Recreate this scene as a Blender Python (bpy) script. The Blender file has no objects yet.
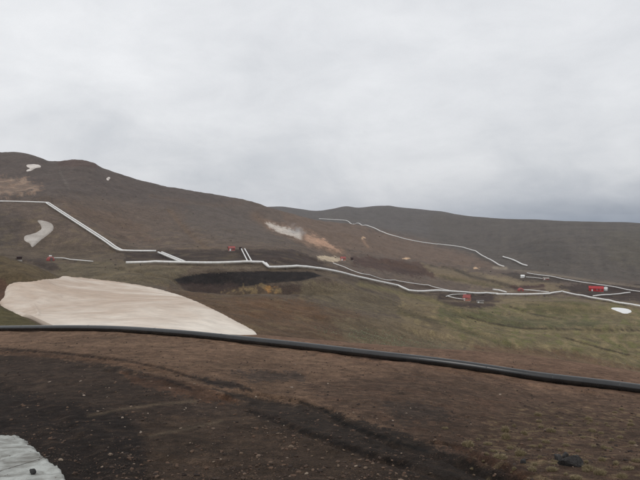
import bpy, bmesh, math, random
import numpy as np
from mathutils import Vector, Matrix

# ------------------------------------------------------------------ camera, sky, sun, exposure
F = 577.0                                    # focal length in pixels of a 640 wide frame
PITCH = -math.atan(16.0 / F)
scene = bpy.context.scene
COL = scene.collection
cam_data = bpy.data.cameras.new('camera')
cam_data.sensor_width = 36.0
cam_data.lens = 36.0 * F / 640.0
cam_data.clip_start = 0.1
cam_data.clip_end = 40000.0
cam = bpy.data.objects.new('camera', cam_data)
COL.objects.link(cam)
cam.location = (0, 0, 0)
cam.rotation_euler = (math.pi / 2 + PITCH, 0, 0)
scene.camera = cam

SUN_EL, SUN_AZ = math.radians(52), math.radians(-150)   # azimuth from +Y towards +X
world = bpy.data.worlds.new('World')
scene.world = world
world.use_nodes = True
wt = world.node_tree
wt.nodes.clear()


def wn(kind, **kw):
    n = wt.nodes.new(kind)
    for k, v in kw.items():
        setattr(n, k, v)
    return n


def wl(a, b):
    wt.links.new(a, b)


def wmath(op, a, b=None, c=None, clamp=False):
    n = wn('ShaderNodeMath', operation=op, use_clamp=clamp)
    for i, x in enumerate((a, b, c)):
        if x is None:
            continue
        if isinstance(x, (int, float)):
            n.inputs[i].default_value = x
        else:
            wl(x, n.inputs[i])
    return n.outputs[0]


w_out = wn('ShaderNodeOutputWorld')
w_bg = wn('ShaderNodeBackground')
w_sky = wn('ShaderNodeTexSky', sky_type='NISHITA')
w_sky.sun_disc = False
w_sky.sun_elevation = SUN_EL
w_sky.sun_rotation = SUN_AZ
w_sky.air_density = 1.5
w_sky.dust_density = 3.0
w_geo = wn('ShaderNodeTexCoord')
w_sep = wn('ShaderNodeSeparateXYZ')
wl(w_geo.outputs['Generated'], w_sep.inputs[0])
dx, dy, dz = w_sep.outputs
zz = wmath('MAXIMUM', dz, 0.0)
den = wmath('ADD', zz, 0.42)                  # a flat cloud deck seen in perspective
px_, py_ = wmath('DIVIDE', dx, den), wmath('DIVIDE', dy, den)
w_cmb = wn('ShaderNodeCombineXYZ')
wl(px_, w_cmb.inputs[0]); wl(py_, w_cmb.inputs[1]); wl(wmath('MULTIPLY', zz, 1.5), w_cmb.inputs[2])


def wnoise(scale, detail, rough, dist, off):
    m = wn('ShaderNodeMapping')
    m.inputs['Location'].default_value = off
    wl(w_cmb.outputs[0], m.inputs['Vector'])
    n = wn('ShaderNodeTexNoise')
    n.inputs['Scale'].default_value = scale
    n.inputs['Detail'].default_value = detail
    n.inputs['Roughness'].default_value = rough
    n.inputs['Distortion'].default_value = dist
    wl(m.outputs[0], n.inputs['Vector'])
    return n.outputs['Fac']


n_big = wnoise(1.2, 4, 0.5, 0.4, (6.1, 3.3, 2.4))
n_mid = wnoise(3.0, 8, 0.55, 0.5, (11.3, 2.2, 5.0))
n_fine = wnoise(9.0, 6, 0.6, 0.6, (1.3, 21.2, 9.0))
elev = wmath('MULTIPLY', zz, 2.6, clamp=True)
lum = wmath('MULTIPLY_ADD', wmath('POWER', elev, 0.6), 0.18, 0.66)
lum = wmath('MULTIPLY_ADD', wmath('SUBTRACT', n_big, 0.5), 0.28, lum)
lum = wmath('MULTIPLY_ADD', wmath('SUBTRACT', n_mid, 0.5), 0.34, lum)
lum = wmath('MULTIPLY_ADD', wmath('SUBTRACT', n_fine, 0.5), 0.10, lum)
# darker rain cloud low down towards the right of the view
rain = wmath('MULTIPLY', wmath('SUBTRACT', 1.0, wmath('MULTIPLY', zz, 11.0), clamp=True),
             wmath('MULTIPLY_ADD', dx, 2.4, -0.20, clamp=True))
lum = wmath('SUBTRACT', lum, wmath('MULTIPLY', rain, 0.42))
w_ramp = wn('ShaderNodeValToRGB')
cr = w_ramp.color_ramp
cr.elements[0].position = 0.25; cr.elements[0].color = (0.20, 0.245, 0.315, 1)
cr.elements[1].position = 0.95; cr.elements[1].color = (0.93, 0.94, 0.96, 1)
e = cr.elements.new(0.55); e.color = (0.515, 0.545, 0.595, 1)
e = cr.elements.new(0.75); e.color = (0.735, 0.75, 0.78, 1)
wl(lum, w_ramp.inputs[0])
w_scale = wn('ShaderNodeMix', data_type='RGBA', blend_type='MULTIPLY')
w_scale.inputs['Factor'].default_value = 1.0
w_scale.inputs['B'].default_value = (0.1, 0.1, 0.1, 1)
wl(w_sky.outputs[0], w_scale.inputs['A'])
w_mix = wn('ShaderNodeMix', data_type='RGBA')
w_mix.inputs['Factor'].default_value = 0.95
wl(w_scale.outputs['Result'], w_mix.inputs['A'])
wl(w_ramp.outputs[0], w_mix.inputs['B'])
wl(w_mix.outputs['Result'], w_bg.inputs['Color'])
w_bg.inputs['Strength'].default_value = 1.0
wl(w_bg.outputs[0], w_out.inputs['Surface'])

sun_data = bpy.data.lights.new('sun', 'SUN')
sun_data.energy = 0.6
sun_data.angle = math.radians(25)
sun_data.color = (1.0, 0.97, 0.93)
sun = bpy.data.objects.new('sun', sun_data)
COL.objects.link(sun)
sd = Vector((math.sin(SUN_AZ) * math.cos(SUN_EL), math.cos(SUN_AZ) * math.cos(SUN_EL), math.sin(SUN_EL)))
sun.rotation_euler = sd.to_track_quat('Z', 'Y').to_euler()
sun.location = sd * 100

vs = scene.view_settings
vs.view_transform = 'Standard'
vs.look = 'None'
vs.gamma = 1.0
vs.exposure = 0.0
vs.use_curve_mapping = False
scene.cycles.use_denoising = True
scene.cycles.denoising_prefilter = 'NONE'
scene.cycles.max_bounces = 4
scene.cycles.volume_bounces = 0
scene.cycles.transparent_max_bounces = 8

# ------------------------------------------------------------------ helpers
random.seed(7)
RNG = np.random.default_rng(11)


def srgb(r, g, b):
    o = []
    for c in (r, g, b):
        c /= 255.0
        o.append(c / 12.92 if c <= 0.04045 else ((c + 0.055) / 1.055) ** 2.4)
    return np.array(o)


GAIN = 0.84


def alb(r, g, b):                      # colour seen in overcast light -> albedo
    return np.minimum(srgb(r, g, b) / GAIN, 0.85)


_lat = RNG.random((256, 256)) * 2 * np.pi
_gx, _gy = np.cos(_lat), np.sin(_lat)


def gnoise(x, y):
    xi = np.floor(x).astype(np.int64); yi = np.floor(y).astype(np.int64)
    xf = x - xi; yf = y - yi
    u = xf * xf * xf * (xf * (xf * 6 - 15) + 10)
    v = yf * yf * yf * (yf * (yf * 6 - 15) + 10)
    x0 = xi & 255; x1 = (xi + 1) & 255; y0 = yi & 255; y1 = (yi + 1) & 255
    a = _gx[x0, y0] * xf + _gy[x0, y0] * yf
    b = _gx[x1, y0] * (xf - 1) + _gy[x1, y0] * yf
    c = _gx[x0, y1] * xf + _gy[x0, y1] * (yf - 1)
    d = _gx[x1, y1] * (xf - 1) + _gy[x1, y1] * (yf - 1)
    return ((a + (b - a) * u) * (1 - v) + (c + (d - c) * u) * v) * 1.5


def sstep(a, b, x):
    t = np.clip((x - a) / (b - a), 0, 1)
    return t * t * (3 - 2 * t)


def pchip_slopes(x, y):
    h = np.diff(x); d = np.diff(y) / h
    m = np.zeros_like(y)
    m[0], m[-1] = d[0], d[-1]
    for i in range(1, len(x) - 1):
        if d[i - 1] * d[i] > 0:
            w1 = 2 * h[i] + h[i - 1]; w2 = h[i] + 2 * h[i - 1]
            m[i] = (w1 + w2) / (w1 / d[i - 1] + w2 / d[i])
    return m


def pchip(x, y, q):
    x = np.asarray(x, float); y = np.asarray(y, float)
    m = pchip_slopes(x, y)
    q = np.clip(q, x[0], x[-1])
    i = np.clip(np.searchsorted(x, q) - 1, 0, len(x) - 2)
    h = x[i + 1] - x[i]; t = (q - x[i]) / h
    t2 = t * t; t3 = t2 * t
    return ((2 * t3 - 3 * t2 + 1) * y[i] + (t3 - 2 * t2 + t) * h * m[i]
            + (-2 * t3 + 3 * t2) * y[i + 1] + (t3 - t2) * h * m[i + 1])


def slope_of(v):
    return np.tan(PITCH + np.arctan((240.0 - v) / F))


CP, SP = math.cos(PITCH), math.sin(PITCH)


def project(x, y, z):
    fwd = y * CP + z * SP
    up = -y * SP + z * CP
    fwd = np.where(fwd > 0.05, fwd, 0.05)
    return 320 + F * x / fwd, 240 - F * up / fwd


def ray(u, v):
    a = (u - 320) / F; b = (240 - v) / F
    d = np.array([a, CP - b * SP, SP + b * CP])
    return d / np.linalg.norm(d)


# ------------------------------------------------------------------ terrain: survey lines (bearing u, dip v, distance)
LINES = [
    [(-200, 484, 7.8), (320, 484, 7.8), (840, 484, 7.8)],
    # along the black pipe
    [(-200, 334, 66), (0, 331, 52), (100, 331.5, 46.5), (200, 339, 41), (300, 350, 37.5), (420, 363.5, 33.5),
     (540, 381, 31.2), (640, 394, 30), (840, 425, 27)],
    # edge of the near bench
    [(-200, 331, 75), (0, 329.5, 61), (100, 330.5, 57), (200, 335, 54), (255, 335, 53), (300, 339, 52.5),
     (350, 343, 52), (420, 348, 51), (520, 355.5, 48), (560, 361, 47), (640, 373, 45), (840, 410, 40)],
    # hollow behind it
    [(-200, 250, 110), (-60, 285, 100), (0, 307, 94), (22, 317, 92), (48, 331, 88), (100, 343, 85), (200, 347, 85),
     (255, 349, 90), (300, 352, 95), (420, 360, 110), (520, 368, 125), (640, 388, 130), (840, 420, 130)],
    [(-200, 300, 140), (0, 326, 112), (48, 331, 112), (100, 331, 112), (200, 336, 115), (255, 336, 130), (300, 340, 145),
     (350, 344, 160), (420, 349, 180), (520, 356, 212), (640, 372, 235), (840, 400, 235)],
    [(-200, 290, 200), (0, 303, 170), (100, 305, 165), (200, 308, 170), (255, 312, 185), (300, 314, 200),
     (350, 319, 215), (420, 322, 265), (520, 327, 320), (640, 337, 320), (840, 350, 320)],
    [(-200, 225, 235), (-60, 243, 230), (0, 256, 226), (20, 261, 226), (40, 269, 228), (62, 279, 235), (100, 284, 240),
     (150, 288, 240), (180, 291, 236), (200, 293, 234), (255, 296, 238), (300, 296, 255), (350, 301, 295), (420, 305, 360), (520, 310, 415),
     (640, 313, 415), (840, 313, 415)],
    # gully under the embankment
    [(-200, 232, 262), (0, 261, 250), (30, 268, 254), (62, 279, 262), (100, 280, 270), (160, 284, 276), (178, 290, 282), (200, 298, 288),
     (255, 301, 302), (290, 300, 307), (330, 294, 320), (350, 292, 328), (420, 303, 380), (520, 307, 435), (640, 309, 432),
     (840, 309, 432)],
    # foot of the dark embankment
    [(-200, 240, 290), (0, 263, 275), (30, 270, 280), (60, 275, 290), (100, 274, 300), (168, 277, 305), (182, 283, 313), (200, 286, 317),
     (280, 286, 320), (305, 281, 330), (322, 278, 338), (350, 284, 350), (410, 298, 405), (500, 301, 465), (560, 299, 480),
     (640, 304, 450), (840, 304, 450)],
    # along the main steam pipeline
    [(-200, 235, 330), (0, 261, 318), (60, 268, 320), (100, 267.5, 325), (180, 268.5, 330), (268, 272, 335), (310, 273, 350),
     (350, 280, 375), (410, 294, 430), (500, 296, 500), (560, 294.5, 510), (640, 301, 470), (840, 301, 470)],
    [(-200, 225, 400), (0, 247, 390), (60, 253, 400), (120, 254.5, 405), (200, 252, 420), (270, 250, 440),
     (310, 256, 470), (345, 262, 520), (410, 272, 600), (480, 277, 660), (520, 277, 680), (560, 277, 680),
     (640, 278, 670), (840, 279, 660)],
    [(-200, 195, 520), (0, 205, 500), (47, 206, 500), (100, 226, 520), (130, 229, 560), (200, 226, 620),
     (280, 232, 720), (350, 245, 800), (400, 256, 820), (450, 262, 850), (500, 266, 850), (560, 267, 800),
     (640, 267, 780), (840, 267, 760)],
    [(-200, 175, 700), (0, 178, 700), (60, 180, 700), (130, 195, 740), (200, 206, 800), (280, 221, 900),
     (350, 232, 980), (400, 246, 1000), (450, 253, 1050), (500, 256, 1000), (560, 255, 920), (640, 252, 900),
     (840, 250, 900)],
    # skyline of the big hill
    [(-200, 148, 950), (0, 153, 950), (24, 154, 950), (38, 157, 950), (52, 162, 955), (75, 161, 950), (93, 163, 930),
     (100, 167, 935), (130, 178, 950), (160, 185, 980), (190, 190, 1000), (235, 199, 1050), (280, 210, 1100),
     (320, 219, 1150), (350, 223.5, 1200), (400, 236, 1250), (450, 244, 1300), (500, 246, 1250), (560, 242, 1100),
     (640, 238, 1100), (840, 236, 1100)],
    [(-200, 165, 1300), (0, 170, 1300), (130, 190, 1300), (190, 203, 1400), (280, 219, 1500), (320, 224, 1500),
     (350, 225, 1550), (400, 226, 1700), (450, 230, 1650), (500, 233, 1500), (560, 230, 1350), (640, 228.5, 1350),
     (840, 228, 1350)],
    # far moor
    [(-200, 215, 2600), (200, 212, 2600), (280, 207.5, 2600), (297, 209, 2600), (315, 210.5, 2600), (330, 209, 2550),
     (347, 206.3, 2500), (357, 207.6, 2500), (375, 206, 2500), (387, 205.3, 2450), (397, 207, 2400), (415, 208.8, 2350), (440, 211.5, 2250), (480, 217.5, 2000),
     (510, 219.5, 1900), (560, 221, 1800), (640, 223.5, 1700), (840, 225, 1600)],
]
th_dense = np.arange(-36.0, 36.0001, 0.08)
th = np.radians(np.concatenate([np.arange(-179, -36.5, 2.2), th_dense, np.arange(38, 180, 2.2)]))


def gspace(a, b, ratio):
    return a * ratio ** np.arange(int(math.log(b / a) / math.log(ratio)) + 1)


rr = np.concatenate([gspace(0.8, 5.6, 1.09), gspace(6.0, 60, 1.0042), gspace(60.4, 272, 1.0088), gspace(274, 350, 1.0028), gspace(352.5, 1250, 1.0088),
                     gspace(1265, 3000, 1.014), gspace(3100, 9000, 1.07)])
NT, NR = len(th), len(rr)
EDGE = math.radians(50)


def column(theta):
    """Ground height for each distance in rr along one bearing."""
    t = max(-EDGE, min(EDGE, theta))
    u = 320 + F * math.tan(t)
    Y = rr * math.cos(t)
    ks, zs = [0.4, 3.0], [-1.7, -2.25]
    for L in LINES:
        us = [p[0] for p in L]
        v = float(pchip(us, [p[1] for p in L], u))
        y = math.exp(float(pchip(us, [math.log(p[2]) for p in L], u)))
        if y <= ks[-1] * 1.005:
            y = ks[-1] * 1.01
        ks.append(y); zs.append(y * float(slope_of(v)))
    ks += [4200.0, 9500.0]; zs += [-40.0, -45.0]
    return pchip(np.log(ks), zs, np.log(Y))


Z = np.zeros((NT, NR))
zl, zr = column(-EDGE), column(EDGE)
for i, t in enumerate(th):
    if abs(t) <= EDGE:
        Z[i] = column(t)
    else:
        w = (t - EDGE) / (2 * math.pi - 2 * EDGE) if t > 0 else (t + 2 * math.pi - EDGE) / (2 * math.pi - 2 * EDGE)
        w = w * w * (3 - 2 * w)
        Z[i] = zr * (1 - w) + zl * w
# soften the bearing-wise seams between survey bearings
for _ in range(6):
    Z[1:-1] = 0.25 * Z[:-2] + 0.5 * Z[1:-1] + 0.25 * Z[2:]
X = np.sin(th)[:, None] * rr[None, :]
Yg = np.cos(th)[:, None] * rr[None, :]
Rg = np.broadcast_to(rr[None, :], (NT, NR))
dr = np.gradient(rr)[None, :]


def octave(wave, amp, ox=0.0, oy=0.0, sx=1.0, sy=1.0):
    """One band of relief, dropped where the sheet is too coarse to carry it."""
    k = sstep(1.6, 3.0, wave / np.maximum(dr, Rg * 0.0014))
    k = np.broadcast_to(k, (NT, NR))
    out = np.zeros((NT, NR))
    cols = np.where(k[0] > 0)[0]
    if len(cols):
        out[:, cols] = gnoise(X[:, cols] / (wave * sx) + ox, Yg[:, cols] / (wave * sy) + oy) * k[:, cols] * amp
    return out


near = 1 - sstep(45, 75, Rg)
mid = sstep(60, 110, Rg) * (1 - sstep(500, 900, Rg))
far = sstep(400, 800, Rg)
for wv, am in ((5.0, 0.10), (2.1, 0.055), (0.9, 0.030), (0.4, 0.018), (0.2, 0.014), (0.1, 0.010)):
    Z += near * octave(wv, am, wv * 3.3, wv * 7.1)
for wv, am in ((60, 1.2), (26, 0.9), (12, 0.65), (6, 0.40), (3, 0.22)):
    Z += mid * octave(wv, am, wv * 1.7, 5 + wv)
for wv, am in ((420, 3.5), (180, 3.5), (80, 2.2), (40, 1.1), (20, 0.5)):
    Z += far * octave(wv, am, wv * 0.13, 9 + wv)
# runnels down the flank of the hill
n_run = octave(45, 1.0, 3, 8, 0.55, 2.2)
Z += sstep(430, 620, Rg) * (1 - sstep(2200, 2900, Rg)) * np.abs(n_run) * -2.5


def ground_z(x, y):
    x = np.atleast_1d(np.asarray(x, float)); y = np.atleast_1d(np.asarray(y, float))
    r = np.hypot(x, y); t = np.arctan2(x, y)
    i = np.clip(np.searchsorted(th, t) - 1, 0, NT - 2); j = np.clip(np.searchsorted(rr, r) - 1, 0, NR - 2)
    a = np.clip((t - th[i]) / (th[i + 1] - th[i]), 0, 1); b = np.clip((r - rr[j]) / (rr[j + 1] - rr[j]), 0, 1)
    return (Z[i, j] * (1 - a) + Z[i + 1, j] * a) * (1 - b) + (Z[i, j + 1] * (1 - a) + Z[i + 1, j + 1] * a) * b


def cast(u, v, rmin=5.0, rmax=6000.0):
    """First ground point met along a bearing, beyond rmin metres."""
    d = ray(u, v)
    s = np.exp(np.linspace(math.log(rmin), math.log(rmax), 5000))
    p = d[None, :] * s[:, None]
    below = p[:, 2] - ground_z(p[:, 0], p[:, 1]) < 0
    if not below.any():
        k = len(s) - 1
    elif below[0]:
        k = int(np.argmax(~below)); below[:k] = False
        k = int(np.argmax(below)) if below.any() else k
    else:
        k = int(np.argmax(below))
    return p[k, 0], p[k, 1], p[k, 2]


def dist_line(x, y, pts):
    """distance to a polyline and signed side"""
    best = np.full(x.shape, 1e9); side = np.zeros(x.shape)
    for (ax, ay), (bx, by) in zip(pts[:-1], pts[1:]):
        ex, ey = bx - ax, by - ay
        l2 = ex * ex + ey * ey + 1e-12
        t = np.clip(((x - ax) * ex + (y - ay) * ey) / l2, 0, 1)
        qx, qy = x - ax - t * ex, y - ay - t * ey
        d = np.hypot(qx, qy)
        s = (ex * (y - ay) - ey * (x - ax)) / math.sqrt(l2)
        m = d < best
        best = np.where(m, d, best); side = np.where(m, s, side)
    return best, side


# the graded ramp under the slanting pipeline
for (a_, b_, wd_) in (((47, 204), (121.5, 253), 22.0), ((-60, 201.5), (47, 204), 14.0), ((121.5, 253), (156, 253), 12.0)):
    A_, B_ = np.array(cast(*a_, 300)), np.array(cast(*b_, 300))
    ex, ey = B_[0] - A_[0], B_[1] - A_[1]; l2 = ex * ex + ey * ey
    t = ((X - A_[0]) * ex + (Yg - A_[1]) * ey) / l2
    tc_ = np.clip(t, 0, 1)
    d = np.hypot(X - A_[0] - tc_ * ex, Yg - A_[1] - tc_ * ey)
    wgt = 1 - sstep(wd_ * 0.25, wd_ * 1.6, d)
    Z = Z * (1 - wgt) + (A_[2] + (B_[2] - A_[2]) * tc_) * wgt
# knolls in the valley
for (u, v, rx, ry, h) in ((565, 308, 26, 22, 4.0), (480, 316, 34, 16, 3.0), (622, 332, 24, 18, 3.0), (505, 342, 20, 14, 2.2),
                          (425, 314, 22, 14, 2.6), (380, 302, 16, 12, 2.2), (445, 336, 16, 10, 1.6), (590, 352, 14, 10, 1.6), (530, 318, 18, 12, 2.0),
                          (455, 279, 40, 22, 4.0), (400, 265, 40, 22, 4.0), (520, 283, 30, 18, 2.5), (90, 276, 16, 10, 1.5), (150, 280, 16, 10, 1.5)):
    cx_, cy_, _ = cast(u, v, 120)
    Z += h * np.exp(-((X - cx_) / rx) ** 2 - ((Yg - cy_) / ry) ** 2)
# lip of the spoil bank
w_ = [cast(u, v, 270)[:2] for u, v in [(178, 277), (196, 273.5), (225, 271.8), (262, 271), (314, 272)]]
d, _ = dist_line(X, Yg, w_)
Z += (1.2 + 0.5 * gnoise(X / 6, Yg / 6)) * np.exp(-(d / 4.5) ** 2)
# streams and tracks cut into the valley floor
STREAMS = [([(468, 317), (490, 323), (523, 328.5), (560, 329), (610, 330.5), (660, 330)], 4.5, 1.8), ([(566, 338), (597, 347), (629, 355), (650, 360)], 3.5, 1.5),
           ([(508, 306), (536, 315), (562, 319)], 4.5, 1.3), ([(430, 265), (452, 268), (470, 276), (500, 283), (514, 287)], 4.0, 3.0),
           ([(440, 277), (470, 282), (500, 287)], 4.0, 1.6), ([(300, 255), (345, 270), (400, 283), (445, 289)], 4.0, 1.8),
           ([(120, 268), (150, 275), (172, 280)], 2.5, 1.6), ([(22, 260), (40, 264), (60, 272)], 3.0, 2.0),
           ([(170, 211), (180, 224), (192, 236), (206, 248)], 5.0, 2.2)]
for pts, wd_, dp_ in STREAMS:
    w_ = [cast(u, v, 150)[:2] for u, v in pts]
    x0, x1 = min(p[0] for p in w_) - 40, max(p[0] for p in w_) + 40; y0, y1 = min(p[1] for p in w_) - 60, max(p[1] for p in w_) + 60
    bx_ = (X > x0) & (X < x1) & (Yg > y0) & (Yg < y1)
    d, _ = dist_line(X[bx_], Yg[bx_], w_)
    d = np.abs(d + 0.35 * wd_ * gnoise(X[bx_] / 9, Yg[bx_] / 9))
    Z[bx_] -= dp_ * np.exp(-(d / wd_) ** 2)
# wheel ruts and small scarps in the near soil, worked into the sheet
RUTS = [
    # pixels along it, width m, depth m, berm m
    ([(-20, 348), (60, 353.5), (125, 361), (165, 369), (190, 377), (215, 383.5), (245, 388)], 0.50, 0.13, 0.03),
    ([(108, 371), (150, 377), (185, 388), (232, 400)], 0.42, 0.10, 0.03),
    ([(240, 390), (290, 399), (322, 409), (345, 424), (390, 441), (428, 453), (500, 476)], 0.34, 0.12, 0.04),
    ([(225, 396), (252, 412), (300, 431), (340, 446), (420, 470), (450, 482)], 0.32, 0.10, 0.03),
    ([(436, 443), (452, 446), (470, 453), (500, 466), (525, 478)], 0.20, 0.09, 0.03),
    ([(-20, 372), (25, 398), (55, 420), (80, 450), (100, 486)], 0.35, 0.06, 0.03),
    ([(120, 452), (170, 462), (260, 466)], 0.30, 0.04, 0.02),
]
nearsel = np.where(rr < 60)[0]
Xn, Yn = X[:, nearsel], Yg[:, nearsel]
front = np.abs(th) < math.radians(40)
Xf, Yf = Xn[front], Yn[front]
add = np.zeros_like(Xf)
jit = gnoise(Xf / 0.7, Yf / 0.7) * 0.10 + gnoise(Xf / 0.25 + 9, Yf / 0.25) * 0.04
for pts, wd, dp, bm_ in RUTS:
    w = [cast(u, v)[:2] for u, v in pts]
    d, s = dist_line(Xf, Yf, w)
    d = np.abs(d + jit)
    vary = 0.75 + 0.5 * gnoise(Xf / 1.7 + 4, Yf / 1.7)
    add += -dp * vary * np.exp(-(d / (wd * 0.5)) ** 2) + bm_ * vary * np.exp(-((d - wd * 0.95) / (wd * 0.4)) ** 2)
# smooth wheel track between the ruts
w = [cast(u, v)[:2] for u, v in [(205, 388), (260, 402), (330, 420), (400, 446), (480, 474), (520, 492)]]
d, s = dist_line(Xf, Yf, w)
add -= 0.05 * np.exp(-(d / 0.55) ** 4)
# soil pushed up in front of the black pipe
pw = [cast(u, v)[:2] for u, v in [(-60, 334), (0, 333), (100, 334), (200, 342), (300, 353), (420, 367), (540, 386), (640, 399), (760, 418)]]
d, s = dist_line(Xf, Yf, pw)
add += (0.09 + 0.10 * gnoise(Xf / 1.3, Yf / 1.3)) * np.exp(-(d / 0.32) ** 2)
Z[np.ix_(front, nearsel)] += add

U, V = project(X, Yg, Z)

# ------------------------------------------------------------------ soil cover (what the ground is made of, some shade painted in)
ahead = (np.abs(th) < math.radians(60))[:, None] & np.ones((1, NR), bool)
nz1 = gnoise(X / np.maximum(Rg * 0.035, 0.1), Yg / np.maximum(Rg * 0.09, 0.1))
lg = np.log(np.maximum(Rg, 1.0))
thb = np.broadcast_to(th[:, None], (NT, NR))
pn1 = gnoise(thb * 26 + 3, lg * 9)                     # patches that keep their size in the view
pn2 = gnoise(thb * 75 + 13, lg * 26 + 4)
pn3 = gnoise(thb * 200 + 23, lg * 70 + 8)
pnf = gnoise(thb * 420 + 3, lg * 150 + 8)
wn1 = gnoise(X / 90 + 7, Yg / 90) ; wn2 = gnoise(X / 30, Yg / 30 + 3); wn3 = gnoise(X / 11, Yg / 11)
fn1 = gnoise(X / 3.1, Yg / 3.1); fn2 = gnoise(X / 0.9, Yg / 0.9); fn3 = gnoise(X / 0.3, Yg / 0.3)
fn4 = gnoise(X / 0.12 + 5, Yg / 0.12)

cover = np.zeros((NT, NR, 3))
cover[:] = alb(84, 73, 62)
farw = sstep(60, 420, Rg)[..., None]


EARTH = np.array([0.89, 0.835, 0.76])          # warmth of the local soil
EARTH_FAR = np.array([0.84, 0.805, 0.755])


def lay(mask, col):
    m = np.clip(mask, 0, 1)[..., None]
    cover[:] = cover * (1 - m) + np.asarray(col)[None, None, :] * (EARTH * (1 - farw) + EARTH_FAR * farw) * m


def inpoly(pts):
    out = np.zeros((NT, NR), bool)
    n = len(pts)
    for k in range(n):
        x1, y1 = pts[k]; x2, y2 = pts[(k + 1) % n]
        if y1 == y2:
            continue
        c = ((y1 > V) != (y2 > V)) & (U < (x2 - x1) * (V - y1) / (y2 - y1) + x1)
        out ^= c
    return out


def region(pts, ymin, ymax, soft=3.0, rough=2.0, seed=0.0):
    """Soft mask for a patch of ground whose outline was sighted at these bearings."""
    us = [p[0] for p in pts]; vv = [p[1] for p in pts]
    soft = soft * 0.5
    pad = soft * 2 + rough * 3
    box = ((U > min(us) - pad) & (U < max(us) + pad) & (V > min(vv) - pad) & (V < max(vv) + pad)
           & (Yg > ymin) & (Yg < ymax) & ahead)
    out = np.zeros((NT, NR))
    if not box.any():
        return out
    u, v = U[box], V[box]
    ins = np.zeros(u.shape, bool)
    n = len(pts)
    for k in range(n):
        x1, y1 = pts[k]; x2, y2 = pts[(k + 1) % n]
        if y1 != y2:
            ins ^= ((y1 > v) != (y2 > v)) & (u < (x2 - x1) * (v - y1) / (y2 - y1) + x1)
    d, _ = dist_line(u, v, list(pts) + [pts[0]])
    sdv = np.where(ins, d, -d) + rough * (pn2[box] * 1.2 + pn3[box] * 1.0 + pn1[box] * 0.6 + pnf[box] * 0.7)
    out[box] = sstep(-soft, soft, sdv)
    return out


def streak(pts, wpx, ymin, ymax, rough=1.0):
    us = [p[0] for p in pts]; vv = [p[1] for p in pts]
    pad = wpx * 3 + rough * 2
    box = ((U > min(us) - pad) & (U < max(us) + pad) & (V > min(vv) - pad) & (V < max(vv) + pad)
           & (Yg > ymin) & (Yg < ymax) & ahead)
    out = np.zeros((NT, NR))
    if box.any():
        d, _ = dist_line(U[box], V[box], pts)
        d = np.abs(d + rough * 0.6 * pn3[box])
        out[box] = np.exp(-(d / wpx) ** 2)
    return out


# far moor and hill
lay(sstep(380, 480, Yg), alb(97, 86, 79))
lay(sstep(1150, 1500, Yg), alb(90, 86, 84))
lay(region([(430, 215), (660, 215), (660, 285), (560, 278), (500, 268), (430, 240)], 600, 2500, 8, 3), alb(86, 81, 77))
lay(region([(505, 244), (560, 240), (575, 262), (530, 262)], 600, 2500, 6, 3) * 0.35, alb(62, 59, 58))
lay(region([(600, 232), (650, 228), (650, 268), (610, 262)], 600, 2500, 6, 4) * 0.5, alb(86, 82, 72))
lay(sstep(0.1, 0.7, pn1) * sstep(600, 800, Yg) * 0.22, alb(100, 95, 88))
lay(sstep(0.1, 0.6, -pn2) * sstep(600, 800, Yg) * 0.18, alb(68, 64, 62))
vst = gnoise(thb * 95 + 31, lg * 6 + 2) + 0.5 * gnoise(thb * 230, lg * 14)
moor = region([(470, 218), (670, 218), (670, 280), (560, 276), (505, 262)], 620, 2500, 8, 3)
lay(moor * sstep(0.05, 0.6, vst) * 0.22, alb(64, 60, 58))  # shade of the moor gullies, painted in as dark streaks
lay(moor * sstep(0.1, 0.6, -vst) * 0.15, alb(104, 97, 88))  # paler counterpart of the painted gully shading
H0, H1 = 400, 1300
lay(region([(-40, 140), (150, 170), (240, 200), (200, 212), (100, 196), (-40, 200)], H0, H1, 8, 4) * 0.7, alb(83, 76, 74))
lay(region([(56, 158), (98, 162), (96, 168), (58, 166)], H0, H1, 2, 1) * 0.45, alb(84, 64, 58))
lay(region([(190, 200), (250, 205), (300, 245), (270, 245), (215, 238), (185, 222)], H0, H1, 8, 3) * 0.7, alb(91, 84, 80))
lay(region([(280, 210), (350, 224), (470, 255), (500, 268), (420, 262), (340, 250), (290, 230)], H0, H1, 6, 3) * 0.75, alb(108, 92, 81))
lay(region([(60, 200), (140, 222), (160, 246), (110, 236), (70, 214)], 380, H1, 8, 3) * 0.6, alb(102, 86, 75))
lay(region([(-40, 206), (25, 215), (20, 245), (-40, 250)], 250, H1, 6, 3) * 0.6, alb(72, 66, 64))
tan = region([(-40, 176), (12, 177), (36, 183), (45, 189), (20, 194), (-40, 200)], H0, H1, 3, 3)
lay(tan * (0.45 + 0.5 * sstep(-0.2, 0.4, pn2)), alb(142, 124, 110))
lay(tan * sstep(0.1, 0.4, pn3) * 0.5, alb(112, 88, 74))
lay(streak([(60, 172), (63, 178), (69, 188)], 1.3, H0, H1, 0.6) * 0.5, alb(108, 102, 98))
lay(streak([(169, 210), (180, 224), (192, 236), (206, 248)], 2.2, 380, H1, 1.5) * 0.55, alb(104, 88, 74))
lay(streak([(150, 196), (200, 204), (225, 206)], 2.0, H0, H1, 2) * 0.4, alb(100, 84, 72))
lay(streak([(255, 216), (270, 226), (300, 236), (340, 252)], 5, H0, H1, 2) * 0.5, alb(110, 88, 70))
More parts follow.
